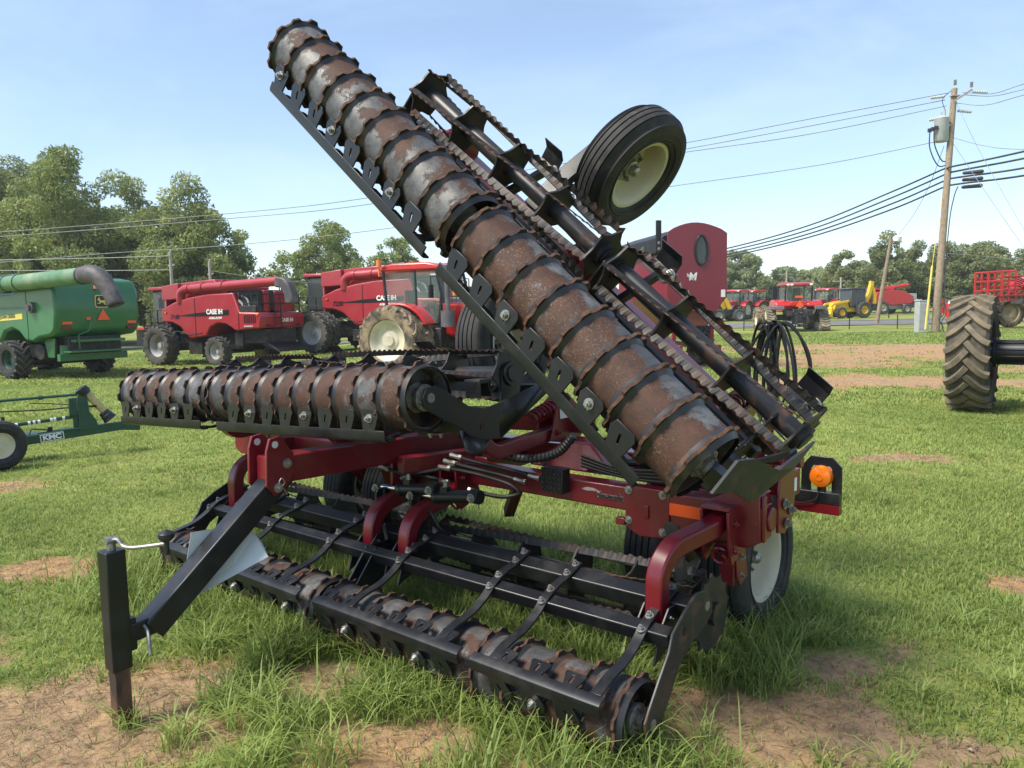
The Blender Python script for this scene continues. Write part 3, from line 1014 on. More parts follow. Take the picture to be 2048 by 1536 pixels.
def scraper(f, s0, s1, pitch, off, bolts=3):
    mb = MB(f)
    fr, top = .156, .356
    # rounded angle: front flange and top flange
    prof = [(fr, .300), (fr, .336), (fr - .006, .350), (fr - .020, .356), (fr - .050, .356)]
    prof2 = [(b - .008 if i < 3 else b, h if i < 2 else h - .008) for i, (b, h) in enumerate(prof)]
    P = [(s0, b, h) for b, h in prof] + [(s0, b, h) for b, h in reversed(prof2)]
    n = len(P)
    vs = P + [(s1, b, h) for _, b, h in P]
    fs = [tuple(range(n)), tuple(range(2 * n - 1, n - 1, -1))] + [(i, (i + 1) % n, n + (i + 1) % n, n + i) for i in range(n)]
    mb.add(vs, fs)
    k0 = math.ceil((s0 - off) / pitch - .5)
    bl = []
    k = k0
    while True:
        c = off + (k + .5) * pitch
        k += 1
        if c - .03 < s0:
            continue
        if c + .03 > s1:
            break
        o1 = [(-.050, .302), (.030, .302), (.058, .236), (.046, .206), (-.040, .203), (-.057, .222)]
        h1 = [(-.012, .272), (-.003, .274), (.004, .255), (.008, .238), (-.001, .236), (-.006, .255)]
        mb.prism([(c + x, y) for x, y in o1], (0, fr - .004, 0), (1, 0, 0), (0, 0, 1), (0, 1, 0), .008, 0, hole=[(c + x, y) for x, y in h1])
        o2 = [(-.022, fr - .048), (.034, fr - .048), (.050, fr - .105), (.040, fr - .115), (-.040, fr - .115), (-.048, fr - .108)]
        h2 = [(-.007, fr - .060), (.007, fr - .060), (.007, fr - .075), (.007, fr - .095), (-.007, fr - .095), (-.007, fr - .075)]
        mb.prism([(c + x, y) for x, y in o2], (0, 0, top - .004), (1, 0, 0), (0, 1, 0), (0, 0, 1), .008, 0, hole=[(c + x, y) for x, y in h2])
        bl.append(c)
    r = mb.build('scraper_rail', 'black', HARROW, 30, .002)
    for c in bl[1::bolts]:
        nb = MB(f)
        nut(nb, (c, fr, .245), (0, 1, 0), .014, .014)
        nb.build('bolt', 'steel', r, 30)
    return r

def strap(f, s, wd=.045):
    mb = MB(f)
    path = smooth_path([(s, .105, .350), (s, .02, .352), (s, -.10, .335), (s, -.20, .345), (s, -.275, .368), (s, -.36, .372), (s, -.43, .362), (s, -.545, .362)], 4)
    mb.rtube(path, wd, .011)
    o = mb.build('frame_strap', 'black', HARROW, 30, .002)
    for b, h in ((-.245, .366), (-.318, .376), (-.448, .368), (-.52, .368)):
        nb = MB(f)
        nut(nb, (s, b, h), (0, 0, 1), .012, .012)
        nb.build('bolt', 'steel', o, 30)

END_POLY = [(.052, .165), (.040, .205), (.005, .228), (-.10, .285), (-.20, .335), (-.25, .385), (-.36, .405), (-.47, .412), (-.55, .372), (-.585, .30), (-.565, .245), (-.48, .232), (-.36, .25), (-.25, .23), (-.14, .165), (-.04, .112), (.025, .120)]
def end_plate(f, s, sg):
    mb = MB(f)
    mb.prism(END_POLY, (s, 0, 0), (0, 1, 0), (0, 0, 1), (1, 0, 0), .012)
    o = mb.build('end_plate', 'black_worn', HARROW, 30, .003)
    for b, h, r in ((0, .165, .022), (-.53, .305, .020), (-.33, .335, .016)):
        nb = MB(f)
        nb.cyl((s, b, h), (s + sg * .009, b, h), r, 16)
        nb.build('pivot_pin', 'steel' if r > .017 else 'decal_black', o, 30)

def basket(f, s0, s1, hb, bb, twist=0.9, R=.152, ph=0.3):
    L = s1 - s0
    mb = MB(f)
    mb.cyl((s0 - .03, bb, hb), (s1 + .03, bb, hb), .042, 20)
    for se in (s0, s1):
        mb.cyl((se - .02, bb, hb), (se + .02, bb, hb), .062, 20)
    t = mb.build('rolling_basket', 'black_worn', HARROW, 35)
    NB = 6
    for k in range(NB):
        bm = MB(f)
        n = int(L / .0125)
        vs = []
        for i in range(n + 1):
            s = s0 + L * i / n
            th = ph + 2 * pi * k / NB + twist * (s - s0)
            tooth = .017 * abs(((s / .05) % 1) * 2 - 1)
            dr = Vector((0, cos(th), sin(th)))
            dt = Vector((0, -sin(th), cos(th)))
            c = Vector((s, bb, hb))
            pi_ = c + dr * (R - .036) - dt * .010
            po = c + dr * (R - .012 + tooth) + dt * .006
            for q, off in ((pi_, -.0028), (po, -.0028), (po, .0028), (pi_, .0028)):
                vs.append(q + dt * off)
        fs, mi = [(0, 1, 2, 3), (4 * n + 3, 4 * n + 2, 4 * n + 1, 4 * n)], [1, 1]
        for i in range(n):
            for q in range(4):
                a, c2 = i * 4 + q, i * 4 + (q + 1) % 4
                fs.append((a, c2, c2 + 4, a + 4))
                mi.append(1 if q == 1 else 0)
        b0 = len(bm.v)
        bm.v.extend([tuple(v) for v in vs])
        bm.f.extend(fs)
        bm.mi.extend(mi)
        bm.build('serrated_blade', ['blade', 'rust'], t, 0)
    m = max(2, round(L / .36) + 1)
    for j in range(m):
        s = s0 + .008 + (L - .016) * j / (m - 1)
        poly = []
        for k in range(NB):
            t0 = ph + 2 * pi * k / NB + twist * (s - s0)
            for q in range(7):
                u = q / 7
                rr = .108 + (R - .014 - .108) * abs(2 * u - 1) ** 1.7
                tt = t0 + 2 * pi / NB * u
                poly.append((rr * cos(tt), rr * sin(tt)))
        pb = MB(f)
        hole = [(.042 * cos(atan2(y, x)), .036 * sin(atan2(y, x))) for x, y in poly]
        pb.prism(poly, (s, bb, hb), (0, 1, 0), (0, 0, 1), (1, 0, 0), .010, 0, hole=hole)
        pb.build('spoke_plate', 'black_worn', t, 25)

def gang(f, drums, rails, straps, s0, s1, plates, baskets, hb, bb, rusty, off):
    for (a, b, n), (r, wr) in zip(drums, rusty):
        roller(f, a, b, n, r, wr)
    for a, b in rails:
        scraper(f, a, b, .163, off)
    for s in straps:
        strap(f, s)
    for (b, h, w_) in ((-.282, .330, .062), (-.484, .315, .078)):
        mb = MB(f)
        mb.box(((s0 + s1) / 2, b, h), (s1 - s0, w_, w_))
        mb.build('frame_bar', 'black', HARROW, 30, .006)
    for s, sg in plates:
        end_plate(f, s, sg)
    for i, (a, b) in enumerate(baskets):
        basket(f, a, b, hb, bb, .55, .152, .3 + i)

# ---- centre gang on the ground
gang(f_center, [(-1.50, .05, 10), (.12, 1.87, 11)], [(-1.42, .02), (.155, 1.135), (1.20, 1.83)],
     [-1.45, -1.0, -.75, -.18, .39, 1.0, 1.30, 1.79], -1.52, 1.90, [(-1.55, -1), (1.925, 1)],
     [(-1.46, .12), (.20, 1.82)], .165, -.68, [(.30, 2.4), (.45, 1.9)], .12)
mb = MB(f_center)
nn_ = 13
out_, inn_ = [], []
for k in range(nn_):
    for q, rr in ((0, .176), (.16, .160), (.5, .150), (.84, .160)):
        t_ = 2 * pi * (k + q) / nn_
        out_.append((rr * cos(t_), rr * sin(t_))); inn_.append((.03 * cos(t_), .03 * sin(t_)))
mb.prism(out_, (1.868, -.66, .150), (0, 1, 0), (0, 0, 1), (1, 0, 0), .010, 0, hole=inn_)
mb.cyl((1.84, -.66, .150), (1.90, -.66, .150), .05, 18)
mb.build('notched_disc', 'black_worn', HARROW, 20)
# ---- right wing, raised
gang(f_right, [(0, 1.29, 9), (1.365, 2.85, 10)], [(.10, 1.30), (1.40, 2.74)], [.30, .95, 1.55, 2.5], -.02, 2.80, [(2.88, 1)],
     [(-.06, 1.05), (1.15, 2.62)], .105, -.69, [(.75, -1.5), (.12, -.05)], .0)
# ---- left wing, folded flat
gang(f_left, [(0, 1.05, 7), (1.12, 2.74, 11)], [(.0, 1.02), (1.20, 2.62)], [.30, .95, 1.55, 2.5], -.02, 2.70, [(2.765, 1), (-.03, -1)],
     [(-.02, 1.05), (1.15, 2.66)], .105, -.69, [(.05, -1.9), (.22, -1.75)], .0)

# ---- wing frames: red toolbars, curved arms, springs, outriggers
def coil(mb, p, q, r, turns, wr, mi=0):
    p, q = Vector(p), Vector(q)
    d = (q - p)
    u = d.normalized().orthogonal().normalized()
    v = d.normalized().cross(u)
    n = turns * 10
    mb.tube([p + d * (i / n) + (u * cos(2 * pi * i / 10) + v * sin(2 * pi * i / 10)) * r for i in range(n + 1)], wr, 6, mi)

def wing_frame(f, arms, deflect_s):
    mb = MB(f)
    mb.box((1.42, -1.16, .42), (2.84, .10, .10))
    t = mb.build('wing_toolbar', 'red', HARROW, 30, .006)
    for s in arms:
        mb = MB(f)
        path = [(s, -.385, .34), (s, -.40, .42)] + arc((s, -.52, .37), .12, pi * .18, pi * .5, 6, (0, 1, 0), (0, 0, 1)) + [(s, -.80, .47), (s, -1.02, .455)]
        mb.rtube(path, .07, .07, (1, 0, 0))
        mb.build('curved_arm', 'red', HARROW, 40, .008)
        mb = MB(f)
        for d in (-.05, .05):
            mb.prism([(-.90, .49), (-.98, .30), (-1.08, .24), (-1.20, .34), (-1.24, .47), (-1.12, .53)], (s + d, 0, 0), (0, 1, 0), (0, 0, 1), (1, 0, 0), .012)
        nut(mb, (s + .056, -.97, .45), (1, 0, 0), .016, .014)
        br = mb.build('arm_bracket', 'red', HARROW, 30, .003)
        mb = MB(f)
        coil(mb, (s, -.80, .36), (s, -1.05, .30), .036, 8, .009)
        mb.build('spring', 'red', br, 40)
    mb = MB(f)
    mb.box((1.36, -.74, .315), (2.66, .05, .05))
    mb.build('rear_bar', 'black', HARROW, 30, .004)
    mb = MB(f)
    mb.box((1.36, -.935, .205), (2.62, .07, .05))
    mb.build('rear_bar', 'black', HARROW, 30, .004)
    mb = MB(f)
    mb.box((1.36, -.60, .355), (2.66, .012, .09))
    mb.build('guard_strip', 'black', HARROW, 30, .003)
    # black links from the gang to the basket
    for s in (.06, 1.09, 2.66):
        mb = MB(f)
        mb.prism([(-.44, .36), (-.70, .34), (-.76, .12), (-.70, .06), (-.62, .10), (-.60, .26), (-.44, .28)], (s, 0, 0), (0, 1, 0), (0, 0, 1), (1, 0, 0), .012)
        mb.build('basket_hanger', 'black', HARROW, 30, .003)
    # rear scraper shoes with clamps
    for s in (.07, .96, 1.84):
        mb = MB(f)
        mb.rtube([(s, -.62, .30), (s, -.80, .16), (s, -.93, .05)], .05, .03, (1, 0, 0))
        vs_ = []
        for i_, hh_ in enumerate((.075, .02, -.04, -.085)):
            bb_ = -.925 + .05 * (i_ / 3 - .45) ** 2 * 4
            for ss_, oo_ in ((-.065, 0), (.065, 0), (.065, .012), (-.065, .012)):
                vs_.append((s + ss_ + (.03 if ss_ > 0 and i_ == 0 else 0), bb_ + oo_, hh_))
        mb.add(vs_, [(3, 2, 1, 0), (12, 13, 14, 15)] + [(j_ * 4 + k_, j_ * 4 + (k_ + 1) % 4, j_ * 4 + 4 + (k_ + 1) % 4, j_ * 4 + 4 + k_) for j_ in range(3) for k_ in range(4)])
        o = mb.build('scraper_shoe', 'black', HARROW, 30, .002)
        mb = MB(f)
        coil(mb, (s - .05, -.85, .05), (s - .05, -.93, .03), .024, 4, .007)
        mb.build('clamp_spring', 'steel', o, 40)
wing_frame(f_right, (.30, 1.45, 2.60), 0)
wing_frame(f_left, (.30, 1.50, 2.69), 0)

mb = MB(f_left)
mb.box((2.752, -1.03, .34), (.004, .075, .075))
mb.build('white_label', 'white', HARROW, 0)
# deflector blades at the wing ends
mb = MB(f_right)
mb.add([(-.115, .16, .142), (-.087, .06, .042), (-.108, -.02, .03), (-.144, .05, .134), (-.189, -.05, .167), (-.162, -.18, .066), (-.144, -.48, .005), (-.178, -.30, .066)],
       [(0, 1, 2, 3), (3, 2, 5, 4), (4, 5, 6, 7)])
o = mb.build('deflector_plate', 'black_worn', HARROW, 0)
sm = o.modifiers.new('thick', 'SOLIDIFY'); sm.thickness = .012
mb = MB(f_right)
mb.rtube([(-.03, .02, .16), (-.10, .0, .16)], .06, .06, (0, 0, 1))
mb.rtube([(-.02, -.40, .25), (-.13, -.36, .05)], .05, .02, (1, 0, 0))
mb.build('deflector_mount', 'black', HARROW, 30)
mb = MB(f_left)
mb.add([(2.765, -.44, .24), (2.80, -.83, .15), (2.81, -.80, .22), (2.80, -.58, .33), (2.775, -.46, .405)], [(0, 1, 2, 3, 4)])
mb.add([(2.755, -.20, .335), (2.755, -.40, .405), (2.86, -.22, .45), (2.84, -.14, .42)], [(0, 1, 2, 3)])
o = mb.build('deflector_plate', 'black', HARROW, 30)
sm = o.modifiers.new('thick', 'SOLIDIFY'); sm.thickness = .012
mb = MB(f_left)
mb.box((2.78, -.31, .115), (.10, .09, .02))
mb.box((2.78, -.27, .15), (.09, .014, .08)); mb.box((2.78, -.35, .15), (.09, .014, .08))
nut(mb, (2.83, -.345, .14), (1, 0, 0), .018, .014)
mb.build('bearing_bracket', 'black', HARROW, 30, .003)

# ---- wheels
def ribbed_wheel(c, ax, R=.385, W=.235, rim='cream', parent=HARROW, name='wheel', ribs=5, rimside=1):
    c, ax = Vector(c), Vector(ax).normalized()
    mb = MB()
    hw = W / 2
    kr = R / .385
    prof = [(-hw * .72, .222), (-hw * .88, .235), (-hw * .98, .285), (-hw, .32), (-hw * .93, .352), (-hw * .80, R - .014)]
    k = ribs
    x0, x1 = -hw * .78, hw * .78
    for i in range(k):
        a = x0 + (x1 - x0) * i / k
        b = x0 + (x1 - x0) * (i + 1) / k
        crown = lambda x: R - .016 * (x / hw) ** 2
        prof += [(a + .003, crown(a)), (b - .006, crown(b))]
        if i < k - 1:
            prof += [(b - .004, R - .018), (b + .001, R - .018)]
    prof += [(hw * .80, R - .014), (hw * .93, .352), (hw, .32), (hw * .98, .285), (hw * .88, .235), (hw * .72, .222)]
    prof = [(x, r * kr if r < .3525 else r) for x, r in prof]
    mb.lathe(prof, c, ax, 64, 0)
    for rr in (.262 * kr, .30 * kr):
        for sg in (-1, 1):
            mb.lathe([(sg * (hw * .955), rr - .004), (sg * (hw * .955 + .005), rr), (sg * (hw * .955), rr + .004)], c, ax, 64, 0)
    t = mb.build(name, 'rubber', parent, 25)
    rb = MB()
    z = rimside
    rp = [(-hw * .74, .205), (-hw * .76, .226), (-hw * .70, .228), (-hw * .66, .205), (-.03, .185), (.03, .185), (hw * .66, .205), (hw * .70, .228), (hw * .76, .226), (hw * .74, .205),
          (hw * .58, .192), (.03, .184), (-.03, .178), (-.052, .165), (-.055, .150), (-.045, .10), (-.02, .085), (-.02, .0)]
    rb.lathe([(x * z, r * kr) for x, r in rp], c, ax, 48)
    rb.build('rim', rim, t, 40)
    hb = MB()
    hb.lathe([(-.022 * z, .0), (-.022 * z, .052), (.012 * z, .048), (.017 * z, .034), (.05 * z, .032), (.063 * z, .018), (.065 * z, 0)], c, ax, 24)
    kb = MB()
    kb.lathe([(-.024 * z, .045), (-.020 * z, .056), (-.019 * z, .098 * kr), (-.030 * z, .104 * kr)], c, ax, 32)
    kb.build('hub_seat', 'decal_black', t, 40)
    u = ax.orthogonal().normalized()
    v = ax.cross(u)
    for i in range(6):
        q = 2 * pi * i / 6
        nut(hb, c + ax * (-.019 * z) + (u * cos(q) + v * sin(q)) * .078, ax * z, .014, .026)
    hb.build('hub', 'steel', t, 30)
    return t
ribbed_wheel(H(1.69, -1.47, .38), (1, 0, 0))
ribbed_wheel(H(1.24, -1.47, .38), (1, 0, 0), rimside=-1)
ribbed_wheel(H(-1.40, -1.47, .38), (1, 0, 0))
ribbed_wheel(H(-.95, -1.47, .38), (1, 0, 0))
wdir = Vector((-.766, 0, .643))
ribbed_wheel(f_right(1.74, -1.47, -.105), -wdir, R=.357, W=.222)
ribbed_wheel(f_left(1.98, -1.47, -.04), (.9989, 0, .047))
for f, s, hh in ((f_right, 1.87, -.115), (f_left, 1.86, -.04)):
    mb = MB(f)
    mb.rtube([(s + (.10 if f is f_right else -.10), -1.16, .36), (s + (.10 if f is f_right else -.10), -1.30, .12), (s + (.10 if f is f_right else -.10), -1.47, hh)], .06, .10, (1, 0, 0))
    mb.cyl((s + (.14 if f is f_right else -.14), -1.47, hh), (s - (.1 if f is f_right else -.1), -1.47, hh), .03, 12)
    mb.build('wheel_arm', 'black', HARROW, 30, .005)

# ---- centre frame
mb = MB()
mb.box(H(.05, -.785, .795), (4.0, .11, .115))
tb = mb.build('toolbar', 'red', HARROW, 30, .007)
mb = MB()
mb.box(H(.05, -1.27, .855), (3.9, .12, .13))
mb.build('toolbar', 'red', HARROW, 30, .007)
mb = MB()
for a in (-1.7, -.35, .35, 1.75):
    mb.box(H(a, -1.025, .82), (.10, .37, .10))
mb.build('cross_member', 'red', HARROW, 30, .006)
# front bracket with decal neighbours
mb = MB()
mb.prism([(1.385, .865), (1.60, .865), (1.615, .845), (1.62, .655), (1.60, .64), (1.46, .63), (1.40, .66), (1.385, .70)], H(0, -.722, 0), (1, 0, 0), (0, 0, 1), (0, 1, 0), .014)
mb.box(H(1.365, -.715, .69), (.05, .03, .035))
br = mb.build('frame_plate', 'red', HARROW, 30, .004)
mb = MB()
mb.box(H(1.50, -.712, .755), (.028, .012, .06))
mb.build('slot_lug', 'red', br, 30, .003)
for a, z in ((1.405, .845), (1.405, .70), (1.585, .67), (1.585, .845)):
    nb = MB()
    nut(nb, H(a, -.715, z), (0, -1, 0), .013, .012)
    nb.build('bolt', 'steel', br, 30)
mb = MB()
mb.box(H(1.70, -.7185, .785), (.165, .004, .055))
mb.build('orange_reflector', 'orange', tb, 0)
text('lettering', 'Unverfe', 'white', tb, H(1.206, -.7285, .778), (1, 0, 0), (0, 0, 1), .050, .0013, 1.0, depth=.0005)
text('lettering', 'Unverfe', 'decal_black', tb, H(1.206, -.727, .778), (1, 0, 0), (0, 0, 1), .050, .0008, 1.0, depth=.0005)
mb = MB()
sw = [(0, .0), (.03, .012), (.07, .012), (.105, .0), (.125, -.018), (.10, -.008), (.07, -.002), (.03, -.006)]
mb.prism([(1.125 + x, .812 + y) for x, y in sw], H(0, -.7285, 0), (1, 0, 0), (0, 0, 1), (0, 1, 0), .002)
mb.build('swoosh_mark', 'decal_grey', tb, 0)
# step grid
mb = MB()
mb.box(H(.985, -.70, .845), (.135, .07, .125))
st = mb.build('step_block', 'black_clean', HARROW, 30, .004)
mb = MB()
for i in range(5):
    for k in range(5):
        mb.lathe([(0, .0075), (.006, .0075), (.006, .011), (0, .011)], H(.935 + i * .025, -.6645, .797 + k * .024), (0, -1, 0), 10, 0, closed=True)
mb.build('grip_holes', 'dark_mech', st, 30)
mb = MB()
mb.prism([(.352, 1.115), (.30, 1.122), (.278, 1.112), (.250, 1.065), (.222, 1.03), (.225, .93), (.29, .85), (.335, .838), (.378, .89), (.372, 1.056)], H(.075, 0, 0), (0, -1, 0), (0, 0, 1), (1, 0, 0), .016)
mb.prism([(.352, 1.115), (.30, 1.122), (.278, 1.112), (.250, 1.065), (.222, 1.03), (.225, .93), (.29, .85), (.335, .838), (.378, .89), (.372, 1.056)], H(-.075, 0, 0), (0, -1, 0), (0, 0, 1), (1, 0, 0), .016)
cv = mb.build('hitch_clevis', 'red', HARROW, 30, .003)
for b, z in ((.325, 1.085), (.262, .985), (.318, .875)):
    nb = MB()
    if z > 1:
        nb.cyl(H(.083, b, z), H(.085, b, z), .017, 16)
        nb.cyl(H(-.067, b, z), H(-.065, b, z), .017, 16)
        nb.build('pin_hole', 'white_sheet', cv, 30)
    else:
        nut(nb, H(.083, b, z), (1, 0, 0), .016, .014)
        nb.build('bolt', 'steel', cv, 30)
mb = MB()
mb.tube(smooth_path([H(.10, .318, .875), H(.112, .30, .90), H(.112, .315, .925), H(.112, .33, .90), H(.112, .30, .865), H(.112, .29, .84)], 5), .003, 6)
mb.build('hairpin_clip', 'steel', cv, 40)
mb = MB()
mb.rtube([H(0, .34, .955), H(0, -.70, .925), H(0, -1.25, .895)], .125, .135)
mb.build('tongue', 'red', HARROW, 30, .008)
mb = MB()
mb.rtube([H(-.10, -.45, .86), H(-.35, -1.1, .86)], .09, .09)
mb.rtube([H(.10, -.45, .86), H(.35, -1.1, .86)], .09, .09)
mb.rtube([H(.0, -.62, .70), H(.0, -.62, .86)], .30, .02)
mb.build('tongue_brace', 'red', HARROW, 30, .006)
# support leg: square tube down to the jack
mb = MB()
mb.rtube([H(0, .24, .925), H(0, .93, .365)], .105, .105)
mb.rtube([H(0, .90, .385), H(0, 1.03, .375)], .07, .08)
sl = mb.build('support_tube', 'black', HARROW, 30, .006)
mb = MB()
mb.tube(smooth_path([H(.02, .965, .40), H(.07, .97, .38), H(.10, .98, .345), H(.115, .985, .30)], 4), .008, 8)
mb.build('lock_pin', 'steel', sl, 40)
mb = MB()
mb.add([H(-.058, .69, .72), H(-.058, .44, .70), H(-.03, .40, .665), H(.03, .385, .61), H(.10, .40, .56), H(.03, .55, .49), H(-.058, .76, .40)], [(0, 1, 2, 3, 4, 5, 6)])
o = mb.build('white_cover_sheet', 'white_sheet', sl, 0)
sm = o.modifiers.new('thick', 'SOLIDIFY'); sm.thickness = .004
mb = MB()
mb.rtube([H(0, 1.065, .235), H(0, 1.065, .745)], .082, .082, (1, 0, 0))
mb.rtube([H(0, 1.04, .30), H(0, 1.04, .44)], .09, .06, (1, 0, 0))
jk = mb.build('jack_post', 'black', HARROW, 30, .006)
mb = MB()
mb.rtube([H(0, 1.065, -.03), H(0, 1.065, .24)], .064, .064, (1, 0, 0))
mb.build('jack_leg', mat('worn_leg', (.05, .035, .03), .6, .3, col2=(.22, .11, .06), scale=9, lo=.42, hi=.6, stretch=(1, 1, .3)), jk, 30, .004)
mb = MB()
mb.cyl(H(0, 1.065, .745), H(0, 1.065, .775), .018, 12)
mb.tube(smooth_path([H(0.0, 1.065, .785), H(.03, 1.05, .79), H(.06, 1.04, .765), H(.12, 1.02, .765), H(.255, .955, .79)], 4), .0085, 8)
mb.cyl(H(.0, 1.085, .785), H(.0, 1.045, .785), .016, 10)
mb.build('crank_handle', 'steel', jk, 40)
mb = MB()
mb.lathe([(-.02, 0), (-.02, .02), (-.006, .032), (.010, .032), (.018, .022), (.022, .010), (.03, .0)], H(.255, .955, .822), (0, 0, 1), 16)
mb.cyl(H(.255, .955, .745), H(.255, .955, .81), .010, 8)
mb.build('crank_knob', 'black_clean', jk, 40)

# curved arms of the centre gang
for a in (-1.37, .01, .295, 1.78):
    mb = MB()
    dz = -.09 if a in (.01, .295) else 0
    path = [H(a, -.31, .40), H(a, -.31, .58 + dz)] + arc(H(a, -.46, .585 + dz), .15, 0, pi * .42, 7, H(0, 1, 0), H(0, 0, 1)) + [H(a, -.60, .762 + dz), H(a, -.74, .80 + dz)]
    sl = .10 if a > 1.5 else 0
    path = [p + Vector((sl * min(1, max(0, (p.y - .31) / .32)), 0, 0)) for p in path]
    mb.rtube(path, .078, .078, (1, 0, 0))
    o = mb.build('curved_arm', 'red', HARROW, 40, .010)
    mb = MB()
    for d in (-.06, .06):
        mb.prism([(-.62, .835), (-.78, .86), (-.82, .72), (-.72, .62), (-.66, .60), (-.63, .68)], H(a + sl + d, 0, 0), (0, -1, 0), (0, 0, 1), (1, 0, 0), .012)
    mb.box(H(a + sl, -.67, .846), (.13, .10, .012))
    for z in (.78, .66):
        nut(mb, H(a + sl + .066, -.67, z), (1, 0, 0), .016, .014)
    k = mb.build('arm_bracket', 'red', HARROW, 30, .003)
    mb = MB()
    coil(mb, H(a + sl, -.66, .62), H(a + sl, -.86, .70), .034, 7, .009)
    mb.build('spring', 'red', k, 40)
    # clamp under the arm
    mb = MB()
    for d in (-.055, .055):
        mb.prism([(-.18, .30), (-.22, .42), (-.30, .50), (-.46, .50), (-.46, .42), (-.34, .36)], H(a + d, 0, 0), (0, -1, 0), (0, 0, 1), (1, 0, 0), .010)
    for b, z in ((-.24, .40), (-.30, .46), (-.40, .47)):
        nut(mb, H(a + .06, b, z), (1, 0, 0), .012, .010)
    mb.build('arm_clamp', 'black', HARROW, 30, .003)
# blade guard plate behind the right arm, triangular centre plate
mb = MB()
mb.prism([(1.672, .755), (1.70, .775), (1.745, .765), (1.762, .735), (1.79, .535), (1.735, .515), (1.72, .62)], H(0, -.56, 0), (1, 0, 0), (0, 0, 1), (0, 1, 0), .012)
mb.build('guard_plate', 'black_worn', HARROW, 30, .003)
mb = MB()
mb.prism([(.02, .20), (-.20, .46), (-.34, .46), (-.34, .30), (-.12, .17)], H(.09, 0, 0), (0, -1, 0), (0, 0, 1), (1, 0, 0), .014)
mb.prism([(.02, .20), (-.20, .46), (-.34, .46), (-.34, .30), (-.12, .17)], H(.16, 0, 0), (0, -1, 0), (0, 0, 1), (1, 0, 0), .010)
mb.build('bearing_hanger', 'black', HARROW, 30, .003)
# lift cylinders and their posts
for a0, a1, z0, z1 in ((-.055, .36, .717, .757), (.229, .665, .713, .76)):
    b = -.45
    mb = MB()
    mb.cyl(H(a0 + .15, b, z0 + .006), H(a1, b, z1), .033, 18)
    mb.cyl(H(a0 + .14, b, z0 + .006), H(a0 + .175, b, z0 + .007), .037, 18)
    mb.cyl(H(a1 - .03, b, z1), H(a1 + .03, b, z1), .037, 18)
    mb.box(H(a0 + .22, b, z0 + .05), (.05, .04, .04))
    cy = mb.build('lift_cylinder', 'black_clean', HARROW, 30, .003)
    mb = MB()
    mb.cyl(H(a0, b, z0), H(a0 + .16, b, z0 + .006), .014, 14)
    mb.build('piston_rod', 'chrome', cy, 30)
    mb = MB()
    nut(mb, H(a0 + .0, b + .05, z0), (0, -1, 0), .016, .012)
    nut(mb, H(a1, b + .037, z1), (0, -1, 0), .016, .012)
    nut(mb, H(a0 + .22, b, z0 + .07), (0, 0, 1), .012, .02)
    mb.build('pin', 'steel', cy, 30)
    mb = MB()
    mb.rtube([H(a0, b + .03, .38), H(a0, b + .03, .71)], .05, .02, (1, 0, 0))
    mb.rtube([H(a0, b - .03, .38), H(a0, b - .03, .71)], .05, .02, (1, 0, 0))
    mb.build('lift_post', 'black', HARROW, 30, .003)
mb = MB()
mb.tube(smooth_path([H(-.05, -.40, .44), H(.05, -.36, .53), H(.12, -.30, .55), H(.2, -.25, .50)], 5), .007, 6)
mb.tube(smooth_path([H(.30, -.45, .60), H(.36, -.42, .64), H(.40, -.44, .56), H(.42, -.50, .50)], 5), .007, 6)
mb.build('hydraulic_hose', 'hose', HARROW, 40)
# hoses with fittings across the front
hp = [[H(.42, -.55, .93), H(.55, -.60, .90), H(.72, -.66, .87), H(.88, -.68, .845)],
      [H(.40, -.52, .90), H(.52, -.58, .87), H(.66, -.63, .845), H(.80, -.66, .82)],
      [H(.38, -.50, .87), H(.50, -.56, .85), H(.60, -.60, .83), H(.74, -.63, .80), H(.80, -.63, .76), H(.70, -.60, .735), H(.52, -.57, .75)],
      [H(.05, -.53, .77), H(.12, -.55, .79), H(.25, -.58, .775), H(.32, -.58, .77)],
      [H(-.05, -.45, .83), H(.10, -.5, .80), H(.30, -.55, .84), H(.42, -.56, .88)]]
for p in hp:
    mb = MB()
    sp = smooth_path(p, 6)
    mb.tube(sp, .011, 8)
    o = mb.build('hydraulic_hose', 'hose', HARROW, 40)
    mb = MB()
    for q in (sp[0:2], sp[-2:]):
        d = (q[1] - q[0]).normalized()
        m_ = (q[0] + q[1]) / 2
        mb.ng += 1; mb.cur = mb.ng
        mb.cyl(m_ - d * .035, m_ + d * .015, .0125, 8)
        mb.cyl(m_ + d * .015, m_ + d * .032, .0155, 6)
        mb.cur = None
    mb.build('hose_fitting', 'steel', o, 30)
# corrugated loom
sp = smooth_path([H(.40, -.62, 1.04), H(.511, -.62, 1.0), H(.686, -.62, .957), H(.885, -.62, .952), H(1.058, -.62, 1.003), H(1.15, -.63, 1.094)], 14)
mb = MB()
mb.tube(sp, [.024 if i % 2 else .019 for i in range(len(sp))], 10)
mb.build('corrugated_loom', 'hose', HARROW, 20)
mb = MB()
for k in range(4):
    o_ = .018 * k
    mb.tube(smooth_path([H(1.05, -.84, .90 + o_), H(1.3, -.83, .875 + o_ * .7), H(1.55, -.84, .875 + o_), H(1.85, -.9, .90 + o_ * .5)], 6), .009, 6)
mb.build('hydraulic_hose', 'hose', HARROW, 40)
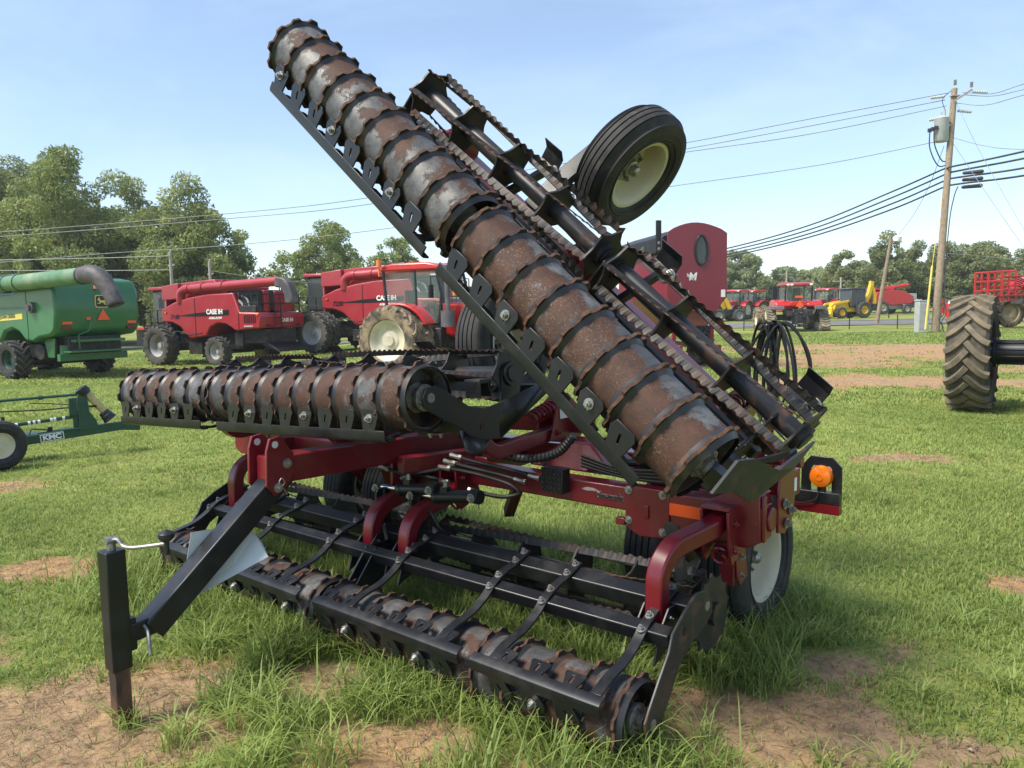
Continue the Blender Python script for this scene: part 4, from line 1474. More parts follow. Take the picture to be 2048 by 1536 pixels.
# lift hood between the toolbars
mb = MB()
vs = [H(.68, -.86, .86), H(1.22, -.86, .86), H(1.22, -1.18, .86), H(.68, -1.18, .86), H(.86, -.94, 1.0), H(1.04, -.94, 1.0), H(1.04, -1.12, 1.0), H(.86, -1.12, 1.0)]
mb.add(vs, [(0, 1, 5, 4), (1, 2, 6, 5), (2, 3, 7, 6), (3, 0, 4, 7), (4, 5, 6, 7), (3, 2, 1, 0)])
mb.build('lift_hood', 'red', HARROW, 20, .012)
mb = MB()
mb.cyl(H(1.30, -1.0, .93), H(1.78, -1.0, .93), .035, 16)
mb.cyl(H(1.1, -1.05, .90), H(1.45, -1.05, .90), .022, 12)
mb.build('fold_cylinder', 'black_clean', HARROW, 30)
# hinge ends
for a, sg in ((2.03, 1), (-1.93, -1)):
    mb = MB()
    for d in (-.06, .06):
        mb.prism([(-.84, .86), (-.84, .72), (-.92, .70), (-1.02, .76), (-1.05, .90), (-1.03, 1.04), (-.96, 1.09), (-.89, 1.05), (-.86, .96)], H(a + d - .02 * sg, 0, 0), (0, -1, 0), (0, 0, 1), (1, 0, 0), .014)
    mb.cyl(H(a - .1, -.97, 1.02), H(a + .1, -.97, 1.02), .028, 16)
    eb = MB()
    eb.prism([(sg * 1.60, .85), (sg * 1.82, .86), (sg * 1.90, .905), (sg * 2.04, .905), (sg * 2.045, .70), (sg * 1.98, .665), (sg * 1.63, .665)], H(0, -.785, 0), (1, 0, 0), (0, 0, 1), (0, 1, 0), .128)
    eb.box(H(sg * 2.052, -.74, .80), (.016, .03, .20))
    eb.cyl(H(sg * 2.045, -.80, .79), H(sg * 2.07, -.80, .79), .052, 20)
    eb.build('end_frame', 'red', HARROW, 30, .006)
    hg = mb.build('hinge_plate', 'red', HARROW, 30, .004)
    mb = MB()
    for b, z in ((-.92, .75), (-.97, .80), (-.90, .84)):
        nut(mb, H(a + .052 * sg, b, z), (sg, 0, 0), .016, .014)
    mb.build('hinge_bolt', 'steel', hg, 30)
mb = MB()
mb.box(H(2.076, -1.04, .90), (.004, .03, .06))
mb.build('white_label', 'white', hg, 0)
# wheel legs
for a in (1.42, -1.18):
    mb = MB()
    mb.prism([(-.98, .84), (-1.16, .84), (-1.56, .40), (-1.50, .30), (-1.40, .30), (-1.10, .60)], H(a - .05, 0, 0), (0, -1, 0), (0, 0, 1), (1, 0, 0), .014)
    mb.prism([(-.98, .84), (-1.16, .84), (-1.56, .40), (-1.50, .30), (-1.40, .30), (-1.10, .60)], H(a + .05, 0, 0), (0, -1, 0), (0, 0, 1), (1, 0, 0), .014)
    mb.cyl(H(a - .24, -1.47, .38), H(a + .24, -1.47, .38), .03, 14)
    mb.build('wheel_leg', 'red', HARROW, 30, .004)
mb = MB()
mb.prism([(-.86, .76), (-.96, .76), (-1.02, .44), (-.94, .41), (-.90, .46)], H(1.86, 0, 0), (0, -1, 0), (0, 0, 1), (1, 0, 0), .014)
mb.box(H(1.825, -.88, .59), (.07, .014, .33))
fp = mb.build('side_skid', 'red', HARROW, 30, .003)
for z in (.66, .55, .46):
    nb = MB()
    nut(nb, H(1.867, -.94, z), (1, 0, 0), .012, .008)
    nb.build('bolt', 'steel', fp, 30)
# rear braces seen under the toolbar
mb = MB()
mb.rtube([H(.62, -.86, .76), H(.32, -1.12, .48)], .06, .06)
mb.rtube([H(-.52, -.86, .76), H(-.72, -1.12, .48)], .06, .06)
mb.build('frame_brace', 'red', HARROW, 30, .005)
# light bar, amber lamp
mb = MB()
mb.box(H(1.72, -1.64, .712), (.76, .05, .062))
mb.box(H(1.55, -1.46, .74), (.06, .36, .06))
lb = mb.build('light_bar', 'black', HARROW, 30, .004)
mb = MB()
mb.box(H(1.72, -1.638, .655), (.76, .047, .05))
mb.build('reflector_strip', 'redlens', lb, 0)
mb = MB()
fr_ = [H(1.925, -1.64, .74), H(1.925, -1.64, .86), H(1.955, -1.64, .90), H(2.05, -1.64, .90), H(2.08, -1.64, .87), H(2.08, -1.64, .74)]
mb.rtube(fr_, .05, .012, (0, 1, 0))
mb.build('lamp_guard', 'black', lb, 30, .002)
mb = MB()
mb.lathe([(-.035, 0), (-.035, .052), (-.02, .058), (.02, .058), (.036, .052), (.045, .03), (.047, 0)], H(2.005, -1.64, .822), (0, -1, 0), 28)
mb.lathe([(.044, .012), (.049, .012), (.049, .018), (.044, .018)], H(2.005, -1.64, .822), (0, -1, 0), 20, closed=True)
mb.build('warning_lamp', 'amber', lb, 40)
mb = MB()
mb.cyl(H(2.005, -1.64, .74), H(2.005, -1.64, .77), .022, 12)
mb.tube(smooth_path([H(2.0, -1.61, .745), H(1.98, -1.60, .70), H(1.88, -1.60, .672), H(1.70, -1.60, .69)], 5), .005, 6)
mb.build('lamp_cable', 'hose', lb, 40)
# coiled hoses hung on a holder at the rear
mb = MB()
mb.rtube([H(1.60, -1.30, .90), H(1.60, -2.0, .96), H(1.60, -2.05, 1.60), H(1.60, -2.0, 1.63)], .02, .02, (1, 0, 0))
mb.build('hose_holder', 'black', HARROW, 30)
hr = random.Random(5)
for k in range(8):
    cx = 1.57 + hr.uniform(-.06, .09)
    hw_, hl = hr.uniform(.07, .19), hr.uniform(.21, .30)
    tw = hr.uniform(-.6, .6)
    pts = []
    for i in range(17):
        t = 2 * pi * i / 16
        x = sin(t) * hw_ * (1.0 - .25 * cos(t))
        pts.append(H(cx + x * cos(tw), -2.03 + x * sin(tw) - .012 * k * .3, 1.61 - hl / 1.0 + cos(t) * hl))
    mb = MB()
    mb.tube(smooth_path(pts, 3), .0078, 7)
    mb.build('hose_loop', 'hose', HARROW, 40)
mb = MB()
for dx in (-.03, 0, .04):
    mb.tube(smooth_path([H(1.45 + dx, -1.3, .88), H(1.50 + dx, -1.7, .80), H(1.56 + dx, -1.98, 1.0), H(1.58 + dx, -2.02, 1.4), H(1.60 + dx, -2.03, 1.61)], 6), .009, 7)
mb.build('hydraulic_hose', 'hose', HARROW, 40)
# =================================================================== MACHINES
def ag_wheel(parent, c, ax, R, W, rimR, tyre='rubber_grey', lug=None, rim='rim_grey', n=18, lugh=.05, face=1, lugw=.07, seg=40, detail=False):
    """Lugged tractor tyre with a dished rim; face = side (along ax) that shows the dish."""
    c, ax = Vector(c), Vector(ax).normalized()
    u = ax.orthogonal().normalized()
    v = ax.cross(u)
    hw = W / 2
    mb = MB()
    Rb = R - lugh
    mb.lathe([(-hw * .62, rimR), (-hw * .85, rimR * 1.05), (-hw, (rimR + Rb) / 2), (-hw * .95, Rb - .06 * R), (-hw * .8, Rb - .01), (0, Rb + .005), (hw * .8, Rb - .01), (hw * .95, Rb - .06 * R), (hw, (rimR + Rb) / 2), (hw * .85, rimR * 1.05), (hw * .62, rimR)], c, ax, seg, 0)
    for sg in (-1, 1):
        for i in range(n):
            t0 = 2 * pi * (i + (.5 if sg > 0 else 0)) / n
            pth = []
            for q in range(6 if detail else 4):
                f = q / (5 if detail else 3)
                x = sg * (hw * -.04 + hw * 1.02 * f)
                t = t0 - (.42 * (1 - f) ** 1.5) * (18 / n) * .9
                rr = R - lugh * .5 - (.035 * R * f * f)
                pth.append(c + ax * x + (u * cos(t) + v * sin(t)) * rr)
            tm = t0 - .15
            upv = u * cos(tm) + v * sin(tm)
            # lug as a swept bar
            P = pth
            vs = []
            for j, p in enumerate(P):
                d = (P[min(j + 1, len(P) - 1)] - P[max(j - 1, 0)]).normalized()
                rad = (p - c - ax * (p - c).dot(ax)).normalized()
                side = d.cross(rad).normalized()
                for sx, sz, k in ((-1, -1, 1.35), (1, -1, 1.35), (1, 1, .85), (-1, 1, .85)):
                    vs.append(p + side * (sx * lugw * k / 2) + rad * (sz * lugh * (.62 if sz > 0 else .8)))
            fs, mi = [(3, 2, 1, 0)], [1]
            m = len(P)
            for j in range(m - 1):
                for k in range(4):
                    a, b = j * 4 + k, j * 4 + (k + 1) % 4
                    fs.append((a, b, b + 4, a + 4))
                    mi.append(1)
            e = (m - 1) * 4
            fs.append((e, e + 1, e + 2, e + 3)); mi.append(1)
            o = len(mb.v)
            mb.v.extend([tuple(x) for x in vs])
            mb.f.extend([tuple(i2 + o for i2 in q) for q in fs])
            mb.mi.extend(mi)
    w = mb.build('wheel', [tyre, lug or tyre], parent, 30)
    rb = MB()
    k = face
    rb.lathe([(-hw * .6 * k, rimR * .97), (hw * .55 * k, rimR * .97), (hw * .64 * k, rimR * 1.05), (hw * .66 * k, rimR * .98), (hw * .5 * k, rimR * .9), (hw * .2 * k, rimR * .84), (.02 * k, rimR * .8), (-.02 * k, rimR * .5), (hw * .06 * k, rimR * .42), (hw * .06 * k, rimR * .26), (hw * .3 * k, rimR * .24), (hw * .32 * k, 0)], c, ax, 32)
    rb.build('rim', rim, w, 40)
    return w

def rail(mb, pts, r=.02, n=6):
    mb.tube(pts, r, n)

# ------------------------------------------------------------------ red combines
def red_combine(name, label, loc, rotz, number, small, duals):
    t = thing(name, label, 'combine harvester', loc, rotz, 'red combine harvesters')
    Y = Vector((0, 1, 0))
    W2 = 1.42
    side = [(.1, 2.62), (-.7, 2.92), (-1.8, 3.14), (-3.0, 3.27), (-4.7, 3.30), (-5.05, 2.42), (-6.2, 2.40), (-6.3, 2.2), (-6.25, 1.72), (-5.4, 1.66), (-4.75, 1.60), (-4.45, 1.78), (-4.1, 1.92), (-3.6, 1.95), (-3.15, 1.78), (-2.85, 1.38), (-1.75, 1.24), (-1.45, 1.50), (-1.1, 1.82), (-.6, 2.0), (.1, 2.05)]
    mb = MB()
    mb.prism(side, (0, 0, 0), (1, 0, 0), (0, 0, 1), (0, 1, 0), 2 * W2)
    body = mb.build('body', 'comb_red', t, 30, .06)
    mb = MB()
    mb.box((-2.2, W2 + .008, 2.2), (.025, .012, 1.75)); mb.box((-5.0, W2 + .008, 2.05), (.025, .012, .72))
    mb.build('panel_seam', 'decal_black', body, 0)
    mb = MB()
    mb.prism([(-.9, 2.30), (-2.2, 2.42), (-4.4, 2.55), (-4.4, 2.30), (-2.2, 2.26)], (0, W2 + .004, 0), (1, 0, 0), (0, 0, 1), (0, 1, 0), .006)
    mb.build('stripe', 'decal_black', body, 0)
    text('lettering', 'CASE IH', 'white', body, (-2.95, W2 + .010, 2.37), (-1, 0, 0), (0, 0, 1), .30, .012, .98)
    text('lettering', number, 'decal_black', body, (-.50, W2 + .010, 2.16), (-1, 0, 0), (0, 0, 1), .30, .008, 1.0, .2)
    text('lettering', small, 'white', body, (-3.1, W2 + .010, 2.14), (-1, 0, 0), (0, 0, 1), .14, .006, 1.0, .25)
    text('lettering', 'CASE IH', 'white', body, (-6.31, .15, 1.98), (0, -1, 0), (0, 0, 1), .22, .010, 1.0)
    for i in range(7):
        mb = MB()
        mb.box((-5.35 - i * .11, W2 + .006, 2.12), (.06, .014, .36))
        mb.build('vent_slat', 'decal_black', body, 0)
    mb = MB()
    mb.box((-5.6, W2 + .012, 1.80), (.55, .02, .07))
    mb.build('name_strip', 'rim_grey', body, 0)
    mb = MB()
    mb.box((-.2, W2 + .02, 2.48), (.12, .05, .06)); mb.box((-6.15, W2 + .02, 2.30), (.12, .05, .06))
    mb.build('light_marker', 'amber', body, 0)
    mb = MB()
    mb.tube([(-1.0, W2 + .10, 1.62), (-1.9, W2 + .10, 1.42), (-2.7, W2 + .10, 1.50)], .03, 6)
    mb.build('grab_rail', 'black_clean', body, 30)
    mb = MB()
    mb.cyl((-4.75, 1.0, 2.75), (-4.75, 1.0, 3.30), .16, 14)
    mb.tube(smooth_path([(-4.3, 1.15, 2.7), (-4.5, 1.2, 3.0), (-4.9, 1.2, 2.9), (-5.2, 1.2, 2.6)], 4), .06, 8)
    mb.tube(smooth_path([(-5.0, 1.18, 3.15), (-5.35, 1.2, 3.0), (-5.5, 1.2, 2.6)], 4), .045, 8)
    mb.build('engine_pipe', 'rim_grey', t, 40)
    # engine bay, tank, roof
    mb = MB()
    mb.box((-5.0, 0, 2.95), (1.9, 2.3, .9))
    mb.box((-5.4, .9, 2.55), (1.2, .9, .3))
    mb.cyl((-4.3, .7, 3.0), (-5.3, .7, 3.0), .32, 16)
    mb.cyl((-5.6, .5, 2.6), (-5.6, .5, 3.25), .1, 10)
    mb.build('engine_deck', 'dark_mech', t, 30, .02)
    mb = MB()
    for x in (-5.2, -5.75, -6.1):
        mb.tube([(x, 1.3, 2.42), (x, 1.3, 3.2)], .025, 6); mb.tube([(x, -1.3, 2.42), (x, -1.3, 3.2)], .025, 6)
    mb.tube([(-5.2, 1.3, 3.2), (-6.1, 1.3, 3.2), (-6.1, -1.3, 3.2)], .025, 6); mb.tube([(-5.2, 1.3, 2.8), (-6.1, 1.3, 2.8), (-6.1, -1.3, 2.8)], .025, 6)
    for yy in (.15, .55):
        mb.tube([(-6.30, yy, 3.2), (-6.38, yy, 1.5)], .025, 6)
    for i in range(6):
        mb.tube([(-6.36, .15, 1.6 + i * .28), (-6.36, .55, 1.6 + i * .28)], .018, 6)
    mb.build('ladder_rail', 'black_clean', t, 30)
    mb = MB()
    mb.box((-5.8, -.4, 2.9), (.5, 1.2, .9)); mb.box((-6.0, .75, 2.9), (.18, .3, .95))
    mb.build('rear_screen', 'comb_red', t, 30, .03)
    mb = MB()
    mb.prism([(.25, 3.05), (.25, 3.72), (-.9, 3.84), (-.95, 3.1)], (0, 0, 0), (1, 0, 0), (0, 0, 1), (0, 1, 0), 2.5)
    mb.prism([(-.95, 3.55), (-.95, 3.84), (-3.2, 3.95), (-3.5, 3.55)], (0, 0, 0), (1, 0, 0), (0, 0, 1), (0, 1, 0), 2.2)
    mb.prism([(-.9, 3.0), (-.9, 3.6), (-4.2, 3.6), (-4.2, 3.2)], (0, -.15, 0), (1, 0, 0), (0, 0, 1), (0, 1, 0), 2.3)
    mb.build('grain_tank', 'comb_red', t, 30, .04)
    # unloading auger folded back, rubber spout
    mb = MB()
    pth = smooth_path([(-1.15, 1.30, 2.9), (-1.2, 1.32, 3.35), (-1.55, 1.34, 3.52), (-2.2, 1.34, 3.55), (-4.5, 1.36, 3.62), (-7.5, 1.38, 3.72)], 4)
    mb.tube(pth, .205, 18)
    for x in (-1.8, -2.75, -4.1):
        zz = 3.53 + (-x - 1.8) * .051
        mb.cyl((x, 1.345, zz), (x - .05, 1.345, zz + .002), .235, 18)
    au = mb.build('unloading_auger', 'comb_red', t, 40)
    mb = MB()
    mb.rtube(smooth_path([(-7.4, 1.38, 3.68), (-7.85, 1.38, 3.60), (-8.12, 1.38, 3.2), (-8.18, 1.38, 2.75)], 4), .44, .42, (0, 1, 0))
    mb.build('spout', 'spout', au, 40, .06)
    # cab
    mb = MB()
    mb.box((.85, 0, 2.75), (1.0, 1.9, 1.6))
    cabg = mb.build('cab_window', 'glass_dark', t, 30, .08)
    mb = MB()
    mb.box((.85, 0, 3.62), (1.3, 2.1, .18))
    mb.box((.32, 0, 2.6), (.12, 2.0, 1.9))
    mb.build('cab_roof', 'comb_red', t, 30, .06)
    mb = MB()
    mb.box((.9, 0, 1.75), (1.9, 2.1, .35)); mb.box((2.2, 0, 1.3), (1.6, 1.4, .8))
    for x in (.5, 1.0, 1.5):
        mb.tube([(x, 1.35, 1.7), (x, 1.35, 2.6), (x - .3, 1.35, 2.6)], .025, 6)
    mb.tube([(.3, 1.35, 2.2), (1.6, 1.35, 2.2)], .02, 6)
    mb.tube([(1.3, 1.0, 3.5), (1.7, 1.75, 3.4), (1.7, 1.75, 2.9)], .025, 6)
    mb.box((1.7, 1.75, 2.95), (.06, .26, .5))
    mb.build('cab_platform', 'black_clean', t, 30, .02)
    mb = MB()
    mb.box((2.2, 0, 1.72), (1.4, 2.6, .12))
    mb.build('feeder_house', 'tractor_red', t, 30, .02)
    # chassis and straw chopper
    mb = MB()
    mb.box((-2.4, 0, 1.1), (4.2, 1.5, .7)); mb.box((0, 0, .85), (.5, 2.8, .4)); mb.cyl((-3.6, -1.3, .68), (-3.6, 1.3, .68), .13, 10)
    mb.box((-5.4, 0, 1.35), (1.5, 2.0, .62)); mb.box((-1.9, 1.0, .8), (.9, .5, .55)); mb.box((-4.6, .9, 1.2), (.5, .4, .6))
    mb.cyl((-4.4, .9, .9), (-4.4, .9, 1.6), .13, 12)
    mb.build('chassis', 'dark_mech', t, 30, .02)
    mb = MB()
    mb.prism([(-6.0, 1.15), (-6.9, .72), (-6.9, .66), (-5.9, .95)], (0, 0, 0), (1, 0, 0), (0, 0, 1), (0, 1, 0), 1.9)
    mb.build('chopper_tray', 'black_clean', t, 30, .01)
    mb = MB()
    for yy in (.95, -.95):
        mb.box((-6.32, yy, 1.82), (.03, .26, .10))
    mb.build('tail_lamp', 'redlens', t, 0)
    for sg in (1, -1):
        if duals:
            ag_wheel(t, (0, sg * 1.55, .95), (0, 1, 0), .95, .50, .54, 'rubber_grey', 'rubber_grey', 'rim_grey', 20, face=sg)
            ag_wheel(t, (0, sg * 2.20, .95), (0, 1, 0), .95, .50, .54, 'rubber_grey', 'rubber_grey', 'rim_grey', 20, face=sg)
        else:
            ag_wheel(t, (0, sg * 1.62, .95), (0, 1, 0), .95, .75, .54, 'rubber_grey', 'rubber_grey', 'rim_grey', 20, face=sg)
        ag_wheel(t, (-3.7, sg * 1.50, .68), (0, 1, 0), .68, .55, .36, 'rubber_grey', 'rubber_grey', 'rim_grey', 16, face=sg)
    return t
ANG = atan2(.46, -.888)
red_combine('combine_harvester', 'faded red combine with black engine bay and black auger spout, right of the green combine', (-15.3, 36.6, gz(-15.3, 36.6)), ANG, '7140', 'AXIAL-FLOW', False).scale = (.95, .95, .97)
red_combine('combine_harvester', 'brighter red combine with dual front tyres, partly behind the mud-wheeled tractor', (-8.1, 37.3, gz(-8.1, 37.3)), atan2(.42, -.907), '7250', 'AXIAL-FLOW', True)

# ------------------------------------------------------------------ green combine
def green_combine(loc, rotz):
    t = thing('combine_harvester', 'green combine seen from behind with a rubber-spouted auger and orange triangle', 'combine harvester', loc, rotz)
    W2 = 1.62
    prof = [(2.2, 3.0), (.2, 3.12), (-3.0, 3.20), (-3.4, 3.62), (-4.8, 3.72), (-5.45, 3.62), (-5.7, 3.2), (-5.75, 2.4), (-5.62, 1.78), (-5.35, 1.60), (-4.6, 1.52), (-4.2, 1.36), (-3.7, 1.42), (-3.35, 1.72), (-2.9, 1.86), (-2.35, 1.74), (-2.0, 1.35), (2.2, 1.3)]
    mb = MB()
    mb.prism(prof, (0, 0, 0), (1, 0, 0), (0, 0, 1), (0, 1, 0), 2 * W2)
    body = mb.build('body', 'green', t, 30, .10)
    mb = MB()
    mb.box((-3.95, W2 + .006, 2.45), (.03, .012, 2.0)); mb.box((-5.71, 0, 2.62), (.02, 3.0, .10)); mb.box((-1.2, W2 + .004, 2.62), (5.3, .01, .09))
    mb.build('panel_seam', 'dkgreen', body, 0)
    mb = MB()
    mb.prism([(.8, 2.26), (-3.65, 2.42), (-3.65, 2.22), (.8, 2.03)], (0, W2 + .006, 0), (1, 0, 0), (0, 0, 1), (0, 1, 0), .008)
    mb.build('yellow_stripe', 'gold', body, 0)
    text('lettering', 'JOHN DEERE', 'decal_black', body, (-2.15, W2 + .012, 2.24), (-1, 0, .03), (0, 0, 1), .19, .006, .95)
    # rear badge: rounded plate with leaping stag
    mb = MB()
    R0 = [(-.30 + .08 * (1 - cos(a)) if False else 0, 0) for a in ()]
    def plate(w_, h_, r_, n=5):
        pts = []
        for cx, cy, a0 in ((w_ / 2 - r_, h_ / 2 - r_, 0), (-w_ / 2 + r_, h_ / 2 - r_, pi / 2), (-w_ / 2 + r_, -h_ / 2 + r_, pi), (w_ / 2 - r_, -h_ / 2 + r_, 1.5 * pi)):
            pts += [(cx + r_ * cos(a0 + pi / 2 * i / n), cy + r_ * sin(a0 + pi / 2 * i / n)) for i in range(n + 1)]
        return pts
    bx = -5.745
    mb.prism(plate(.50, .46, .09), (bx, -.10, 2.82), (0, -1, 0), (0, 0, 1), (1, 0, 0), .03)
    bd = mb.build('badge', 'gold', body, 30)
    mb = MB()
    mb.prism(plate(.44, .40, .075), (bx - .018, -.10, 2.82), (0, -1, 0), (0, 0, 1), (1, 0, 0), .012)
    mb.build('badge_field', 'decal_black', bd, 30)
    stag = [(-.17, -.03), (-.09, .03), (-.02, .03), (.03, .02), (.07, .06), (.06, .14), (.09, .10), (.10, .15), (.12, .08), (.17, .06), (.16, .04), (.12, .03), (.08, -.03), (.10, -.07), (.17, -.06), (.16, -.08), (.07, -.10), (.04, -.05), (-.04, -.05), (-.10, -.12), (-.17, -.13), (-.11, -.06), (-.12, -.02)]
    mb = MB()
    mb.prism([(-x * 1.05, y * 1.05) for x, y in stag], (bx - .027, -.10, 2.83), (0, -1, 0), (0, 0, 1), (1, 0, 0), .006)
    mb.build('badge_animal', 'gold', bd, 0)
    mb = MB()
    mb.prism([(-.24, 0), (.24, 0), (0, .40)], (-5.76, -.13, 2.14), (0, -1, 0), (0, 0, 1), (1, 0, 0), .02)
    mb.build('slow_triangle', 'orange', body, 0)
    mb = MB()
    for y in (1.2, -1.28):
        mb.box((-5.70, y, 2.05), (.06, .34, .09))
    mb.box((-5.71, .42, 2.2), (.06, .14, .1))
    mb.build('orange_reflector', 'orange', body, 0)
    mb = MB()
    for y in (1.2, -1.28):
        mb.box((-5.66, y, 1.86), (.08, .38, .12))
    mb.build('tail_lamp', 'redlens', body, 30, .02)
    mb = MB()
    mb.cyl((-4.35, W2 - .05, 2.62), (-4.35, W2 + .12, 2.62), .20, 18); mb.cyl((-4.35, W2 + .1, 2.62), (-4.38, W2 + .24, 2.60), .11, 14)
    mb.build('beacon_mount', 'grey_plastic', body, 40)
    mb = MB()
    mb.cyl((-5.5, .05, 3.3), (-5.7, .05, 3.3), .05, 10); mb.cyl((-5.72, .05, 3.28), (-5.72, .05, 3.46), .09, 12)
    mb.build('rear_lamp', mat('pink_lens', (.55, .22, .18), .3), body, 40)
    # roof and tank details
    mb = MB()
    mb.box((-1.0, -.2, 3.45), (4.4, 2.4, .5)); mb.box((-4.2, -.3, 3.78), (1.5, 1.6, .22))
    mb.box((-1.6, .3, 3.8), (2.6, 1.6, .12))
    mb.tube([(-3.2, 1.4, 3.4), (-3.2, 1.4, 3.85), (-1.2, 1.4, 3.85)], .04, 6)
    mb.build('grain_tank', 'dkgreen', t, 30, .04)
    mb = MB()
    mb.cyl((-2.7, 1.1, 3.2), (-2.7, 1.1, 3.75), .12, 10); mb.cyl((-1.9, 1.2, 3.2), (-1.9, 1.2, 3.6), .16, 10)
    mb.box((1.9, 0, 2.6), (1.8, 1.9, 1.7))
    mb.build('deck_part', 'dark_mech', t, 30, .02)
    # unloading auger
    p0, p1 = Vector((1.6, 2.0, 3.36)), Vector((-8.0, 1.85, 3.62))
    mb = MB()
    mb.cyl(p0, p1, .28, 24)
    au = mb.build('unloading_auger', 'green_tube', t, 40)
    mb = MB()
    for k in (.52, .60, .985):
        q = p0.lerp(p1, k); d = (p1 - p0).normalized()
        mb.cyl(q, q + d * .06, .30, 24)
    mb.build('flange_ring', 'dkgreen', au, 40)
    mb = MB()
    sp = smooth_path([p1 + Vector((.1, 0, 0)), p1 + Vector((-.45, -.05, .02)), p1 + Vector((-.85, -.12, -.22)), p1 + Vector((-1.15, -.18, -.65)), p1 + Vector((-1.30, -.22, -1.0))], 4)
    mb.tube(sp, [.29, .30, .31, .31, .31, .31, .31, .30, .29, .27, .265, .265, .26, .26, .26, .26, .26][:len(sp)], 20, caps=False)
    o = mb.build('spout', 'spout', au, 40)
    sm = o.modifiers.new('thick', 'SOLIDIFY'); sm.thickness = .02
    # rear end: chaff spreader, bumper beam, axle
    mb = MB()
    mb.box((-4.9, 0, 1.25), (1.0, 2.0, .65)); mb.box((-3.0, 0, 1.0), (3.2, 1.2, .5)); mb.cyl((-2.9, -1.4, .62), (-2.9, 1.4, .62), .16, 12)
    mb.cyl((-4.0, 1.3, 1.0), (-4.0, .8, 1.0), .3, 14)
    mb.build('chassis', 'dark_mech', t, 30, .02)
    mb = MB()
    mb.box((-5.75, -.2, 1.02), (.45, 3.0, .06))
    mb.box((-5.2, 0, .80), (.2, 2.6, .26)); mb.box((-5.4, 0, 1.4), (.7, 1.9, .1))
    mb.cyl((-5.1, .95, .85), (-5.1, .95, 1.25), .22, 16)
    mb.tube([(-5.75, .35, 2.1), (-5.9, .55, 1.75), (-5.85, .9, 1.62), (-5.8, .85, 1.1)], .03, 6)
    mb.prism([(-4.3, 1.5), (-5.0, 1.5), (-4.9, .8), (-4.5, .8)], (0, 1.25, 0), (1, 0, 0), (0, 0, 1), (0, 1, 0), .06)
    mb.build('chaff_spreader', 'green', t, 30, .015)
    for sg in (1, -1):
        ag_wheel(t, (-2.9, sg * 1.62, .72), (0, 1, 0), .72, .62, .36, 'rubber', 'rubber_grey', 'dkgreen', 16, face=sg)
        ag_wheel(t, (1.3, sg * 1.9, .98), (0, 1, 0), .98, .8, .5, 'rubber', 'rubber_grey', 'dkgreen', 18, face=sg)
    return t
green_combine((-20.15, 31.4, gz(-20.15, 31.4)), atan2(.50, -.866))

